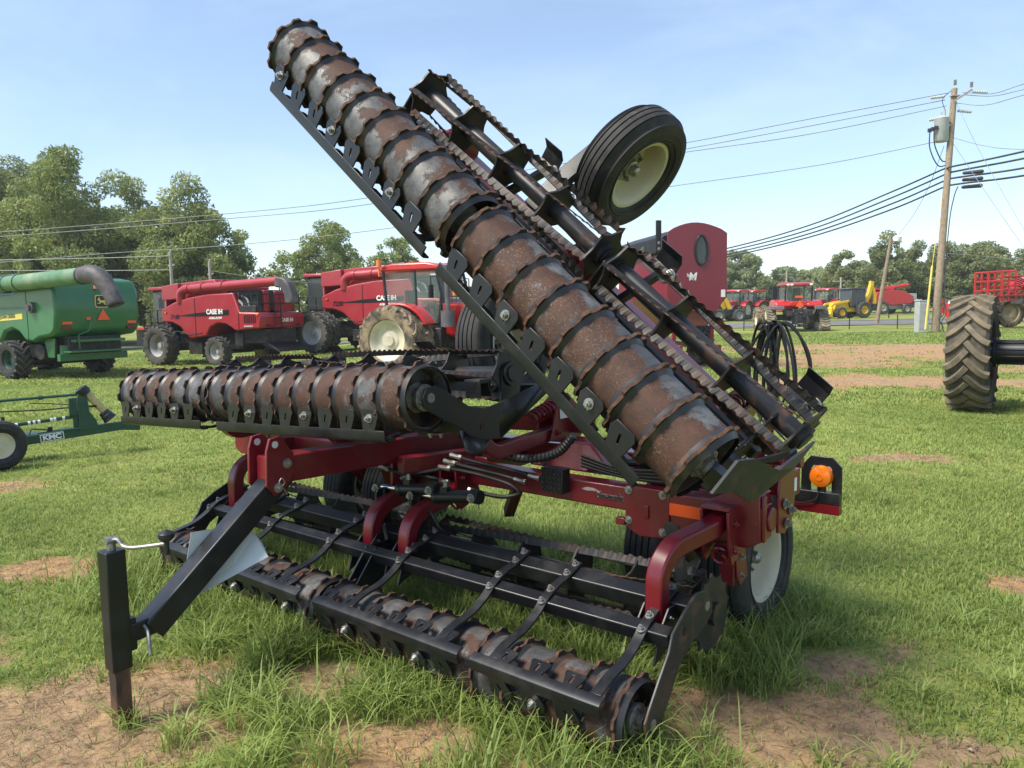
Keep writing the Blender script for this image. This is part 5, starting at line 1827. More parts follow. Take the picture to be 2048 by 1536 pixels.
# ------------------------------------------------------------------ wheeled tractors
def tractor(name, label, loc, rotz, duals=True, tyre='rubber_grey', lug=None, red='tractor_red', scale=1.0, group=None):
    t = thing(name, label, 'tractor', loc, rotz, group, scale)
    mb = MB()
    mb.prism([(.95, 1.15), (.95, 1.98), (2.2, 1.90), (3.35, 1.72), (3.55, 1.5), (3.5, 1.0), (1.2, 1.0)], (0, 0, 0), (1, 0, 0), (0, 0, 1), (0, 1, 0), .95)
    mb.build('hood', red, t, 30, .08)
    mb = MB()
    mb.box((2.9, .482, 1.42), (.9, .012, .5)); mb.box((2.9, -.482, 1.42), (.9, .012, .5)); mb.box((3.53, 0, 1.35), (.06, .7, .5))
    mb.build('grille', 'decal_black', t, 0)
    mb = MB()
    mb.box((1.6, 0, .95), (3.6, .6, .5)); mb.box((0, 0, .95), (.6, 3.0 if duals else 1.9, .32)); mb.box((2.75, 0, .72), (.3, 1.7, .25))
    mb.box((.6, .75, 1.0), (1.1, .35, .55)); mb.box((.6, -.75, 1.0), (1.1, .35, .55)); mb.box((-.5, 0, .9), (.7, .8, .6))
    mb.build('chassis', 'dark_mech', t, 30, .03)
    mb = MB()
    mb.prism([(-.62, 1.55), (-.72, 2.85), (.98, 2.85), (1.12, 2.2), (1.02, 1.45), (.3, 1.25), (-.3, 1.35)], (0, 0, 0), (1, 0, 0), (0, 0, 1), (0, 1, 0), 1.62)
    cab = mb.build('cab_window', 'glass', t, 30, .03)
    mb = MB()
    for y in (.81, -.81):
        mb.rtube([(-.62, y, 1.5), (-.74, y, 2.9)], .07, .07, (1, 0, 0)); mb.rtube([(1.04, y, 1.4), (1.14, y, 2.2), (.98, y, 2.88)], .07, .07, (1, 0, 0)); mb.rtube([(.35, y, 1.3), (.30, y, 2.88)], .05, .05, (1, 0, 0))
        mb.rtube([(-.65, y, 1.5), (.3, y, 1.28), (1.04, y, 1.42)], .06, .06)
    mb.build('cab_frame', 'black_clean', cab, 30, .01)
    mb = MB()
    mb.box((-.1, 0, 1.6), (.5, .55, .5)); mb.box((-.32, 0, 2.05), (.14, .5, .6)); mb.cyl((.55, 0, 1.4), (.42, 0, 1.95), .04, 8); mb.lathe([(0, .17), (.03, .19), (.0, .21)], (.42, 0, 1.95), (-.3, 0, 1), 16)
    mb.build('driver_seat', 'black_clean', cab, 30, .05)
    mb = MB()
    mb.prism([(-.85, 2.88), (-.80, 3.02), (-.4, 3.10), (.7, 3.10), (1.15, 3.0), (1.18, 2.88)], (0, 0, 0), (1, 0, 0), (0, 0, 1), (0, 1, 0), 1.75)
    mb.build('roof', red, t, 30, .05)
    mb = MB()
    for y in (.7, -.7):
        mb.box((1.2, y, 2.93), (.06, .22, .1)); mb.box((-.86, y, 2.93), (.06, .22, .1))
    mb.build('work_lamp', 'white', t, 30, .02)
    mb = MB()
    mb.cyl((-.75, -1.0, 2.75), (-.75, -1.0, 3.02), .03, 8); mb.cyl((-.75, -1.0, 3.0), (-.75, -1.0, 3.2), .075, 14)
    mb.tube([(-.75, -.8, 2.75), (-.75, -1.0, 2.75)], .02, 6)
    mb.cyl((1.55, -.82, 2.15), (1.55, -.82, 2.3), .06, 10)
    mb.build('beacon', 'amber', t, 40)
    for sg in (1, -1):
        mb = MB()
        pts = [(1.0 * cos(a) * 1.02 + 0.0, .95 + 1.02 * sin(a)) for a in [radians(d) for d in range(25, 150, 12)]]
        inn = [(x * .93, .95 + (z - .95) * .93) for x, z in pts]
        mb.prism(pts + inn[::-1], (0, sg * 1.05, 0), (1, 0, 0), (0, 0, 1), (0, 1, 0), .62)
        fe = mb.build('fender', red, t, 40, .02)
        mb = MB()
        pts = [(2.78 + .76 * cos(a), .68 + .76 * sin(a)) for a in [radians(d) for d in range(30, 165, 14)]]
        inn = [(2.78 + (x - 2.78) * .95, .68 + (z - .68) * .95) for x, z in pts]
        mb.prism(pts + inn[::-1], (0, sg * .98, 0), (1, 0, 0), (0, 0, 1), (0, 1, 0), .5)
        mb.build('front_fender', 'grey_plastic', t, 40, .02)
    mb = MB()
    mb.cyl((1.30, -.78, 1.3), (1.30, -.78, 1.75), .20, 16)
    mb.cyl((1.30, -.78, 1.75), (1.30, -.78, 3.0), .075, 14)
    mb.build('exhaust_stack', 'grey_plastic', t, 40)
    mb = MB()
    for y in (1.05, -1.05):
        mb.tube([(.95, y * .8, 2.7), (1.0, y * 1.1, 2.68), (1.0, y * 1.1, 2.3)], .02, 6); mb.box((1.0, y * 1.1, 2.28), (.06, .22, .36))
    mb.build('mirror', 'black_clean', t, 30, .02)
    for sg in (1, -1):
        ag_wheel(t, (0, sg * 1.02, .95), (0, 1, 0), .95, .46, .56, tyre, lug, 'rim_cream', 20, face=sg)
        if duals:
            ag_wheel(t, (0, sg * 1.72, .95), (0, 1, 0), .95, .46, .56, tyre, lug, 'rim_cream', 20, face=sg)
        ag_wheel(t, (2.78, sg * .98, .68), (0, 1, 0), .68, .42, .38, tyre, lug, 'rim_cream', 16, face=sg)
    return t
tractor('tractor', 'red tractor with muddy dual rear tyres and amber beacon, behind the folded harrow', (-2.62, 22.6, 0), atan2(-.40, .915), True, 'rubber_mud', 'rubber_mud')
small = tractor('tractor', 'small red tractor with a pale cab directly right of the tracked tractor', (32.2, 78.5, gz(32.2, 78.5)), radians(215), False, 'rubber_grey', None, 'tractor_red', .95, 'distant parked tractors')
for (x, y, rz, sc, lb) in ((21.6, 73.5, 225, .92, 'grey-cabbed red tractor just left of the tracked tractor'), (24.6, 77.5, 205, .92, 'red tractor half hidden behind the tracked tractor cab'),
                           (18.2, 76.0, 200, .85, 'low red tractor behind the yellow digger arm'), (35.2, 80.5, 205, .95, 'red tractor second to the right of the tracked tractor, behind the yellow backhoe')):
    copy_thing(small, lb, (x, y, gz(x, y)), radians(rz), sc)

# ------------------------------------------------------------------ tracked tractor
def tracked(loc, rotz):
    t = thing('tracked_tractor', 'red tractor with rear crawler tracks and wheeled front, seen from behind', 'tractor', loc, rotz)
    mb = MB()
    mb.prism([(-.9, 1.72), (-.7, 2.0), (.0, 2.15), (.8, 2.1), (1.1, 1.8), (.9, 1.62), (-.8, 1.62)], (0, 1.02, 0), (1, 0, 0), (0, 0, 1), (0, 1, 0), 1.0)
    mb.prism([(-.9, 1.72), (-.7, 2.0), (.0, 2.15), (.8, 2.1), (1.1, 1.8), (.9, 1.62), (-.8, 1.62)], (0, -1.02, 0), (1, 0, 0), (0, 0, 1), (0, 1, 0), 1.0)
    mb.box((-.2, 0, 1.85), (1.2, 1.2, .36))
    mb.prism([(1.2, 1.3), (1.2, 2.2), (3.9, 2.0), (4.1, 1.3)], (0, 0, 0), (1, 0, 0), (0, 0, 1), (0, 1, 0), 1.1)
    body = mb.build('hood', 'tractor_red', t, 30, .07)
    mb = MB()
    for sg in (1, -1):
        mb.prism([(-1.0, 1.45), (-.95, 1.72), (.9, 1.70), (1.15, 1.45)], (0, sg * 1.35, 0), (1, 0, 0), (0, 0, 1), (0, 1, 0), .75)
    mb.build('fender_skirt', 'grey_plastic', t, 30, .05)
    mb = MB()
    mb.prism([(-.55, 2.0), (-.70, 3.0), (1.1, 3.02), (1.2, 2.0)], (0, 0, 0), (1, 0, 0), (0, 0, 1), (0, 1, 0), 1.72)
    cab = mb.build('cab_window', 'glass', t, 30, .04)
    mb = MB()
    for y in (.86, -.86):
        mb.rtube([(-.56, y, 2.0), (-.71, y, 3.05)], .08, .08, (1, 0, 0)); mb.rtube([(1.2, y, 2.0), (1.1, y, 3.05)], .08, .08, (1, 0, 0))
    mb.box((.1, 0, 2.2), (.5, .6, .6)); mb.box((-.1, 0, 2.65), (.15, .5, .5))
    mb.box((.6, 1.25, 2.6), (.08, .3, .8)); mb.tube([(.6, 1.1, 3.0), (1.1, .86, 3.0)], .025, 6); mb.box((.8, -1.2, 2.75), (.08, .25, .4)); mb.tube([(.8, -1.1, 2.9), (1.1, -.86, 3.0)], .025, 6)
    mb.build('cab_frame', 'black_clean', cab, 30, .01)
    mb = MB()
    mb.prism([(-.85, 3.05), (-.8, 3.2), (-.3, 3.3), (.9, 3.3), (1.35, 3.18), (1.4, 3.05)], (0, 0, 0), (1, 0, 0), (0, 0, 1), (0, 1, 0), 1.9)
    mb.build('roof', 'comb_red', t, 30, .06)
    mb = MB()
    for y in (.75, .5, -.75):
        mb.box((-.86, y, 3.12), (.05, .2, .12))
    mb.build('work_lamp', 'white', t, 30, .02)
    mb = MB()
    mb.prism([(-.27, 0), (.27, 0), (0, .44)], (-.94, 0, 1.66), (0, -1, 0), (0, 0, 1), (1, 0, 0), .02)
    mb.box((-.72, .0, 2.32), (.03, .5, .14))
    mb.build('slow_triangle', 'orange', t, 0)
    mb = MB()
    mb.box((.3, 0, 1.1), (2.6, .9, .8)); mb.box((0, 0, .95), (.5, 2.9, .4)); mb.box((-1.0, 0, .9), (.5, .9, .7)); mb.box((-1.3, .35, .75), (.8, .12, .5)); mb.box((-1.3, -.35, .75), (.8, .12, .5))
    mb.cyl((-1.1, .5, .5), (-1.0, .4, 1.5), .06, 8); mb.cyl((-1.1, -.5, .5), (-1.0, -.4, 1.5), .06, 8); mb.cyl((-1.2, .1, 1.3), (-1.5, .0, 1.2), .07, 8)
    mb.box((-1.25, 0, .42), (.7, .25, .16)); mb.box((-1.15, .7, 1.2), (.3, .35, .35)); mb.box((-1.15, -.62, 1.25), (.3, .3, .4)); mb.box((3.0, 0, .9), (.5, 2.6, .3))
    mb.build('hitch_linkage', 'dark_mech', t, 30, .02)
    for sg in (1, -1):
        y = sg * 1.72
        mb = MB()
        cp = [(-.98, .28), (-.9, .12), (-.6, .02), (.6, .02), (.9, .12), (.98, .28), (.35, 1.42), (.15, 1.56), (-.15, 1.56), (-.35, 1.42)]
        inn = [(x * .86, .8 + (z - .8) * .88) for x, z in cp]
        mb.prism(cp, (0, y, 0), (1, 0, 0), (0, 0, 1), (0, 1, 0), .62, 0, hole=inn)
        n = len(cp)
        for i in range(n):
            p, q = Vector((cp[i][0], 0, cp[i][1])), Vector((cp[(i + 1) % n][0], 0, cp[(i + 1) % n][1]))
            m = max(1, int((q - p).length / .17))
            nn = Vector((-(q - p).z, 0, (q - p).x)).normalized()
            for k in range(m):
                c = p.lerp(q, (k + .5) / m) - nn * .0
                d = (q - p).normalized() * .05
                o = (c - Vector((0, 0, .8))).normalized() * .035
                for h in (-1, 1):
                    mb.beam(c + o + d + Vector((0, y, 0)), c + o - d + Vector((0, y + h * .3, 0)), .07, .06, nn)
        tk = mb.build('crawler_track', 'track', t, 30)
        mb = MB()
        mb.cyl((0, y - .25, 1.15), (0, y + .25, 1.15), .36, 20)
        for x in (-.65, .65):
            mb.cyl((x, y - .25, .34), (x, y + .25, .34), .27, 18)
        for x in (-.22, .22):
            mb.cyl((x, y - .22, .22), (x, y + .22, .22), .15, 14)
        mb.build('track_roller', 'rim_cream', tk, 40, .02)
        ag_wheel(t, (3.0, sg * 1.75, .84), (0, 1, 0), .84, .5, .46, 'rubber_mud', 'rubber_mud', 'rim_cream', 18, face=sg)
    return t
tracked((19.3, 52.3, 0), atan2(.99, .08))

# ------------------------------------------------------------------ grain cart
def hopper(loc, rotz):
    """local: x = across the rear panel, y = forward (away), z up"""
    t = thing('hopper_cart', 'dark red hopper cart with arched end panel, oval window and black tarp', 'grain cart', loc, rotz)
    W = 1.70
    top = [(-W / 2, 3.72)] + [(-W / 2 + W * i / 10, 3.74 + .24 * sin(pi * (i / 10) ** .92)) for i in range(1, 10)] + [(W / 2, 3.70)]
    pan = top + [(W / 2, 1.98), (W * .32, 1.60), (-W * .32, 1.60), (-W / 2, 1.98)]
    mb = MB()
    mb.prism(pan, (0, .03, 0), (1, 0, 0), (0, 0, 1), (0, 1, 0), .06)
    pn = mb.build('end_panel', 'hopper_red', t, 40, .012)
    mb = MB()
    mb.box((0, 2.2, 2.7), (W - .06, 4.2, 1.5))
    mb.prism([(-W / 2 + .03, 1.95), (W / 2 - .03, 1.95), (.35, 1.2), (-.35, 1.2)], (0, 2.2, 0), (1, 0, 0), (0, 0, 1), (0, 1, 0), 4.2)
    mb.build('hopper_body', 'hopper_red', t, 30, .02)
    mb = MB()
    mb.prism([(-W / 2 + .05, 1.97), (W / 2 - .02, 1.97), (.34, 1.22), (-.1, 1.22)], (0, .09, 0), (1, 0, 0), (0, 0, 1), (0, 1, 0), .02)
    mb.build('hopper_slope', 'rusty_red', t, 30)
    mb = MB()
    mb.prism([(-W / 2 - .12, 3.2), (-W / 2 - .12, 3.62), (-W / 2 + .1, 3.72), (-.3, 3.88), (.3, 3.90), (W / 2 - .05, 3.70), (W / 2 - .05, 3.2)], (0, 2.25, 0), (1, 0, 0), (0, 0, 1), (0, 1, 0), 4.2)
    mb.build('tarp', 'tarp', t, 30, .03)
    mb = MB()
    mb.box((-W / 2 - .16, .25, 3.62), (.16, .05, .88)); 
    po = mb.build('tarp_post', 'black_clean', t, 30, .02)
    mb = MB()
    for z in (3.30, 3.46):
        nut(mb, (-W / 2 - .16, .224, z), (0, -1, 0), .03, .015)
    mb.build('bolt', 'steel', po, 30)
    el = lambda a, b, n=28: [(a * cos(2 * pi * i / n), b * sin(2 * pi * i / n)) for i in range(n)]
    mb = MB()
    mb.prism(el(.20, .42), (.10, -.012, 3.24), (1, 0, 0), (0, 0, 1), (0, 1, 0), .05, 0, hole=el(.145, .36))
    wn = mb.build('window', 'black_clean', pn, 40, .008)
    mb = MB()
    mb.prism(el(.148, .363), (.10, -.002, 3.24), (1, 0, 0), (0, 0, 1), (0, 1, 0), .012)
    mb.build('window_pane', 'glass_dark', pn, 40)
    text('lettering', 'M', 'white', pn, (-.26, -.004, 2.44), (1, 0, 0), (0, 0, 1), .30, .004, 1.0, .15)
    mb = MB()
    for k in range(3):
        mb.beam((-.30, -.004, 2.62 - k * .03), (-.12, -.004, 2.50 - k * .03), .012, .012, (0, 1, 0))
    mb.build('badge_stroke', 'white', pn, 0)
    mb = MB()
    mb.box((.74, -.003, 2.08), (.12, .006, .20))
    mb.build('sticker', 'white', pn, 0)
    mb = MB()
    for x in (-.55, .55):
        mb.beam((x, .3, 1.7), (x, .3, .55), .1, .1, (1, 0, 0)); mb.beam((x, 4.0, 1.7), (x, 4.0, .55), .1, .1, (1, 0, 0)); mb.beam((x, -.2, .62), (x, 4.6, .62), .12, .16)
    mb.build('cart_frame', 'hopper_red', t, 30, .01)
    for sg in (1, -1):
        ag_wheel(t, (sg * .95, 2.0, .62), (1, 0, 0), .62, .4, .34, 'rubber_grey', None, 'rim_cream', 16, face=sg)
    return t
hopper((5.05, 20.9, 0), radians(10))

# ------------------------------------------------------------------ yellow machines
def backhoe(name, label, loc, rotz, scale=1.0):
    t = thing(name, label, 'backhoe loader', loc, rotz, None, scale)
    mb = MB()
    mb.prism([(.6, .8), (.6, 1.5), (2.0, 1.35), (2.1, .7)], (0, 0, 0), (1, 0, 0), (0, 0, 1), (0, 1, 0), .9)
    mb.box((.2, 0, .75), (3.4, .9, .4)); mb.box((-1.2, 0, .8), (.4, 1.6, .5))
    mb.build('body', 'yellow', t, 30, .05)
    mb = MB()
    mb.prism([(-.9, 1.0), (-.85, 2.55), (.55, 2.55), (.75, 1.4), (.5, 1.0)], (0, 0, 0), (1, 0, 0), (0, 0, 1), (0, 1, 0), 1.4)
    cab = mb.build('cab_window', 'glass_dark', t, 30, .03)
    mb = MB()
    mb.box((-.15, 0, 2.62), (1.7, 1.6, .12))
    for x in (-.88, .0, .62):
        for y in (.71, -.71):
            mb.rtube([(x, y, 1.0), (x * .95, y, 2.58)], .07, .07, (1, 0, 0))
    mb.build('cab_frame', 'grey_plastic', cab, 30, .02)
    mb = MB()
    for y in (.55, -.55):
        mb.rtube([(.7, y, 1.5), (2.3, y, 1.25), (3.0, y, .6)], .14, .2)
    mb.build('loader_arm', 'yellow', t, 30, .02)
    mb = MB()
    mb.prism([(2.8, .15), (3.5, .1), (3.6, .2), (3.0, .5), (2.9, 1.0), (2.75, 1.0)], (0, 0, 0), (1, 0, 0), (0, 0, 1), (0, 1, 0), 2.2)
    mb.build('bucket', 'yellow', t, 30, .02)
    mb = MB()
    mb.rtube([(-1.3, 0, .9), (-1.9, 0, 2.2), (-2.1, 0, 3.0)], .34, .3, (0, 1, 0)); mb.rtube([(-2.1, 0, 3.0), (-2.5, 0, 2.0), (-2.5, 0, 1.2)], .26, .24, (0, 1, 0)); mb.rtube([(-2.05, 0, 2.6), (-2.15, 0, 3.25)], .4, .25, (0, 1, 0))
    mb.build('digger_arm', 'yellow', t, 30, .03)
    mb = MB()
    mb.prism([(-2.3, 1.25), (-2.75, 1.2), (-2.7, .6), (-2.2, .7)], (0, 0, 0), (1, 0, 0), (0, 0, 1), (0, 1, 0), .6)
    mb.build('digger_bucket', 'dark_mech', t, 30, .02)
    for sg in (1, -1):
        ag_wheel(t, (-.6, sg * .9, .72), (0, 1, 0), .72, .42, .36, 'rubber_grey', None, 'yellow', 16, face=sg)
        ag_wheel(t, (1.7, sg * .85, .5), (0, 1, 0), .5, .34, .28, 'rubber_grey', None, 'yellow', 14, face=sg)
    return t
backhoe('backhoe_loader', 'yellow backhoe with its bucket lowered and digger arm raised, near the leaning lamp pole', (32.0, 72.6, gz(32, 72.6)), radians(196), 1.05)
def digger(loc, rotz):
    t = thing('loader_arm_machine', 'yellow bent loader arm of a small machine beside the dark red hopper', 'loader', loc, rotz)
    mb = MB()
    mb.rtube(smooth_path([(-2.2, 0, .4), (-2.1, 0, 1.9), (-1.5, 0, 2.35), (-.4, 0, 2.2), (.3, 0, 1.1)], 5), .34, .30, (0, 1, 0))
    mb.rtube(smooth_path([(-2.2, 1.0, .4), (-2.1, 1.0, 1.9), (-1.5, 1.0, 2.35), (-.4, 1.0, 2.2), (.3, 1.0, 1.1)], 5), .3, .28, (0, 1, 0))
    mb.build('loader_arm', 'yellow', t, 30, .03)
    mb = MB()
    mb.box((.2, .4, .75), (2.6, 1.0, .6)); mb.box((2.2, .4, .45), (1.6, 1.8, .25))
    mb.build('chassis', 'dark_mech', t, 30, .03)
    for x in (-1.0, 1.0):
        for y in (-.4, 1.3):
            ag_wheel(t, (x, y, .55), (0, 1, 0), .55, .36, .32, 'rubber_grey', None, 'rim_grey', 14, face=1 if y > 0 else -1)
    return t
digger((19.3, 69.0, gz(19.3, 69)), radians(12))
# far red combine with its auger raised: a copy of the front view kind, built smaller
def far_combine(loc, rotz, scale):
    t = thing('combine_harvester', 'distant bright red combine with raised auger in front of the pines', 'combine harvester', loc, rotz, None, scale)
    mb = MB()
    mb.prism([(1.8, 2.0), (1.5, 3.2), (-1.0, 3.5), (-3.2, 3.3), (-4.6, 2.6), (-4.9, 1.9), (-4.3, 1.5), (-1.6, 1.3), (1.6, 1.5)], (0, 0, 0), (1, 0, 0), (0, 0, 1), (0, 1, 0), 2.9)
    mb.build('body', 'tractor_red', t, 30, .08)
    mb = MB()
    mb.box((2.2, 0, 2.8), (1.5, 1.9, 1.5))
    mb.build('cab_window', 'glass_dark', t, 30, .06)
    mb = MB()
    mb.tube([(1.0, -1.5, 3.3), (-1.5, -1.5, 3.7), (-6.2, -1.5, 4.3)], .24, 14); mb.box((0, 0, 3.7), (3.2, 2.4, .3))
    mb.build('unloading_auger', 'tractor_red', t, 40)
    text('lettering', 'CASE IH', 'white', t, (-3.2, -1.47, 2.55), (1, 0, 0), (0, 0, 1), .36, .012, 1.0)
    mb = MB()
    mb.box((-4.9, 0, 2.4), (1.4, 2.0, 1.1)); mb.box((-5.9, 0, 1.5), (.8, 2.6, 1.2)); mb.box((-1.5, 0, 1.0), (5, 1.5, .6))
    mb.build('engine_deck', 'galv', t, 30, .04)
    mb = MB()
    mb.box((3.2, 0, 1.0), (1.8, 1.6, 1.0)); mb.rtube([(-5.6, -1.0, 1.2), (-6.5, -1.0, 2.4)], .2, .2, (0, 1, 0))
    mb.build('feeder_house', 'tractor_red', t, 30, .03)
    for sg in (1, -1):
        ag_wheel(t, (.8, sg * 1.7, .95), (0, 1, 0), .95, .7, .5, 'rubber_grey', None, 'rim_cream', 18, face=sg)
        ag_wheel(t, (-3.4, sg * 1.6, .72), (0, 1, 0), .72, .5, .38, 'rubber_grey', None, 'rim_cream', 16, face=sg)
    return t
far_combine((44.6, 93.5, gz(44.6, 93.5)), radians(193), .82)
# red implement with many small tools, by the electrical cabinet
def planter(name, label, loc, rotz, n):
    t = thing(name, label, 'farm implement', loc, rotz)
    mb = MB()
    mb.box((0, 0, .9), (n * .75, .16, .16)); mb.box((0, .9, .9), (n * .75, .16, .16)); mb.rtube([(0, 0, .9), (0, 2.2, .6)], .14, .14)
    for k in (-.5, .5):
        mb.rtube([(k * n * .4, .1, .9), (k * n * .4, .5, 1.7), (k * n * .4, .9, .95)], .1, .1, (1, 0, 0))
    mb.build('frame', 'tractor_red', t, 30, .02)
    for i in range(n):
        x = (i - (n - 1) / 2) * .72
        mb = MB()
        mb.prism([(-.2, .95), (.5, 1.25), (.6, .5), (.2, .3), (-.3, .5)], (x, 0, 0), (0, -1, 0), (0, 0, 1), (1, 0, 0), .28)
        mb.cyl((x - .2, -.5, .25), (x + .2, -.5, .25), .25, 14)
        mb.build('row_unit', 'orange' if i % 3 == 1 else 'tractor_red', t, 30, .02)
    return t
planter('row_planter', 'red and orange row planter behind the utility pole base', (39.6, 68.5, gz(39.6, 68.5)), radians(20), 5)

# ------------------------------------------------------------------ sprayer
def sprayer(loc, rotz):
    t = thing('crop_sprayer', 'red self-propelled sprayer with folded lattice boom at the right edge', 'crop sprayer', loc, rotz)
    mb = MB()
    mb.prism([(-.9, 2.5), (-.4, 3.2), (.6, 3.45), (5.5, 3.7), (5.8, 2.2), (.8, 2.1), (.6, 2.5)], (0, 0, 0), (1, 0, 0), (0, 0, 1), (0, 1, 0), 1.5)
    mb.build('hood', 'tractor_red', t, 30, .12)
    mb = MB()
    mb.box((2.6, 0, 1.75), (6.2, 1.1, .35)); mb.box((.4, -.9, 2.2), (1.4, .3, .6)); mb.box((2.2, -1.1, 1.6), (3.0, .12, .6))
    mb.build('chassis', 'grey_plastic', t, 30, .03)
    mb = MB()
    br = lambda p, q, r=.045: mb.tube([p, q], r, 6)
    for y in (-1.35, 1.35):
        for z in (2.15, 2.75, 3.35):
            br((-2.4, y, z - (.0)), (5.5, y, z + .15 - (.25 if z < 2.2 else 0)), .05)
        for i in range(6):
            x = -2.2 + i * 1.3
            br((x, y, 2.15), (x + .65, y, 2.78), .032); br((x + .65, y, 2.78), (x + 1.3, y, 2.15), .032); br((x + .3, y, 2.75), (x + .9, y, 3.38), .032)
    for x in (-2.5, -2.05, -1.6):
        for y in (-1.3, 0, 1.3):
            br((x, y, 1.75), (x, y, 3.75), .07)
        for z in (1.9, 2.5, 3.1, 3.7):
            br((x, -1.3, z), (x, 1.3, z), .06)
    bo = mb.build('spray_boom', 'tractor_red', t, 40)
    mb = MB()
    for k in range(5):
        mb.tube(smooth_path([(-1.5, -1.2, 3.4 - k * .15), (-.7, -1.3, 2.9 - k * .1), (.1, -1.35, 2.4), (1.0 + k * .3, -1.3, 2.5 - k * .05), (1.8 + k * .2, -1.3, 2.1)], 5), .035, 6)
    for k in range(26):
        mb.box((-2.6 + k * .3, -1.4, 2.02), (.06, .06, .16))
    mb.build('spray_hose', 'hose', bo, 40)
    for x in (.2, 4.4):
        for y in (-1.5, 1.5):
            ag_wheel(t, (x, y, 1.0), (0, 1, 0), 1.0, .42, .66, 'rubber_mud', 'rubber_mud', 'rim_cream', 22, face=1 if y > 0 else -1)
    return t
sprayer((34.0, 51.2, 0), radians(4))

# ------------------------------------------------------------------ big-tyred tractor at the right edge
def big_tyre_tractor(c, axd):
    """local: x = from the outer tyre towards the tractor, y = away"""
    rz = atan2(axd[1], axd[0])
    t = thing('tractor', 'tractor at the right edge showing one tall deep-lugged rear tyre on a long black axle', 'tractor', (c[0], c[1], 0), rz)
    R, W = .925, .60
    ag_wheel(t, (0, 0, R - .02), (1, 0, 0), R, W, .53, 'rubber_tan', 'tread_dust', 'black_clean', 22, .055, 1, .085, 64, True)
    ag_wheel(t, (1.18, 0, R - .02), (1, 0, 0), R, W, .53, 'rubber_tan', 'tread_dust', 'black_clean', 22, .055, 1, .085, 64, True)
    ag_wheel(t, (3.3, 0, R - .02), (1, 0, 0), R, W, .53, 'rubber_tan', 'tread_dust', 'black_clean', 22, .055, 1, .085, 48, True)
    mb = MB()
    mb.cyl((.05, 0, R), (.92, 0, R), .175, 24)
    for x in (.30, .88):
        mb.cyl((x - .02, 0, R), (x + .03, 0, R), .235, 28)
    for k in range(9):
        a = 2 * pi * k / 9
        mb.beam((.33, .18 * cos(a), R + .18 * sin(a)), (.86, .18 * cos(a), R + .18 * sin(a)), .035, .03, (0, cos(a), sin(a)))
    mb.cyl((.9, 0, R), (3.5, 0, R), .12, 16)
    ax = mb.build('axle_spacer', 'black_clean', t, 30, .006)
    mb = MB()
    for x, sg in ((.29, -1), (.86, -1)):
        for k in range(10):
            a = 2 * pi * (k + .5) / 10
            nut(mb, (x - .01, .205 * cos(a), R + .205 * sin(a)), (sg, 0, 0), .014, .014)
    mb.build('axle_nut', 'steel', ax, 30)
    mb = MB()
    mb.box((2.25, .8, 1.1), (.8, 3.6, .9))
    mb.build('chassis', 'dark_mech', t, 30, .04)
    mb = MB()
    mb.prism([(.9, 1.4), (.9, 2.1), (4.0, 1.9), (4.1, 1.3)], (2.25, 0, 0), (0, 1, 0), (0, 0, 1), (1, 0, 0), 1.0)
    mb.box((2.25, .1, 3.15), (1.8, 1.9, .22))
    mb.build('hood', 'tractor_red', t, 30, .06)
    mb = MB()
    mb.box((2.25, .1, 2.3), (1.6, 1.6, 1.5))
    mb.build('cab_window', 'glass', t, 30, .05)
    return t
big_tyre_tractor((7.36, 12.25), (.80, -.60))

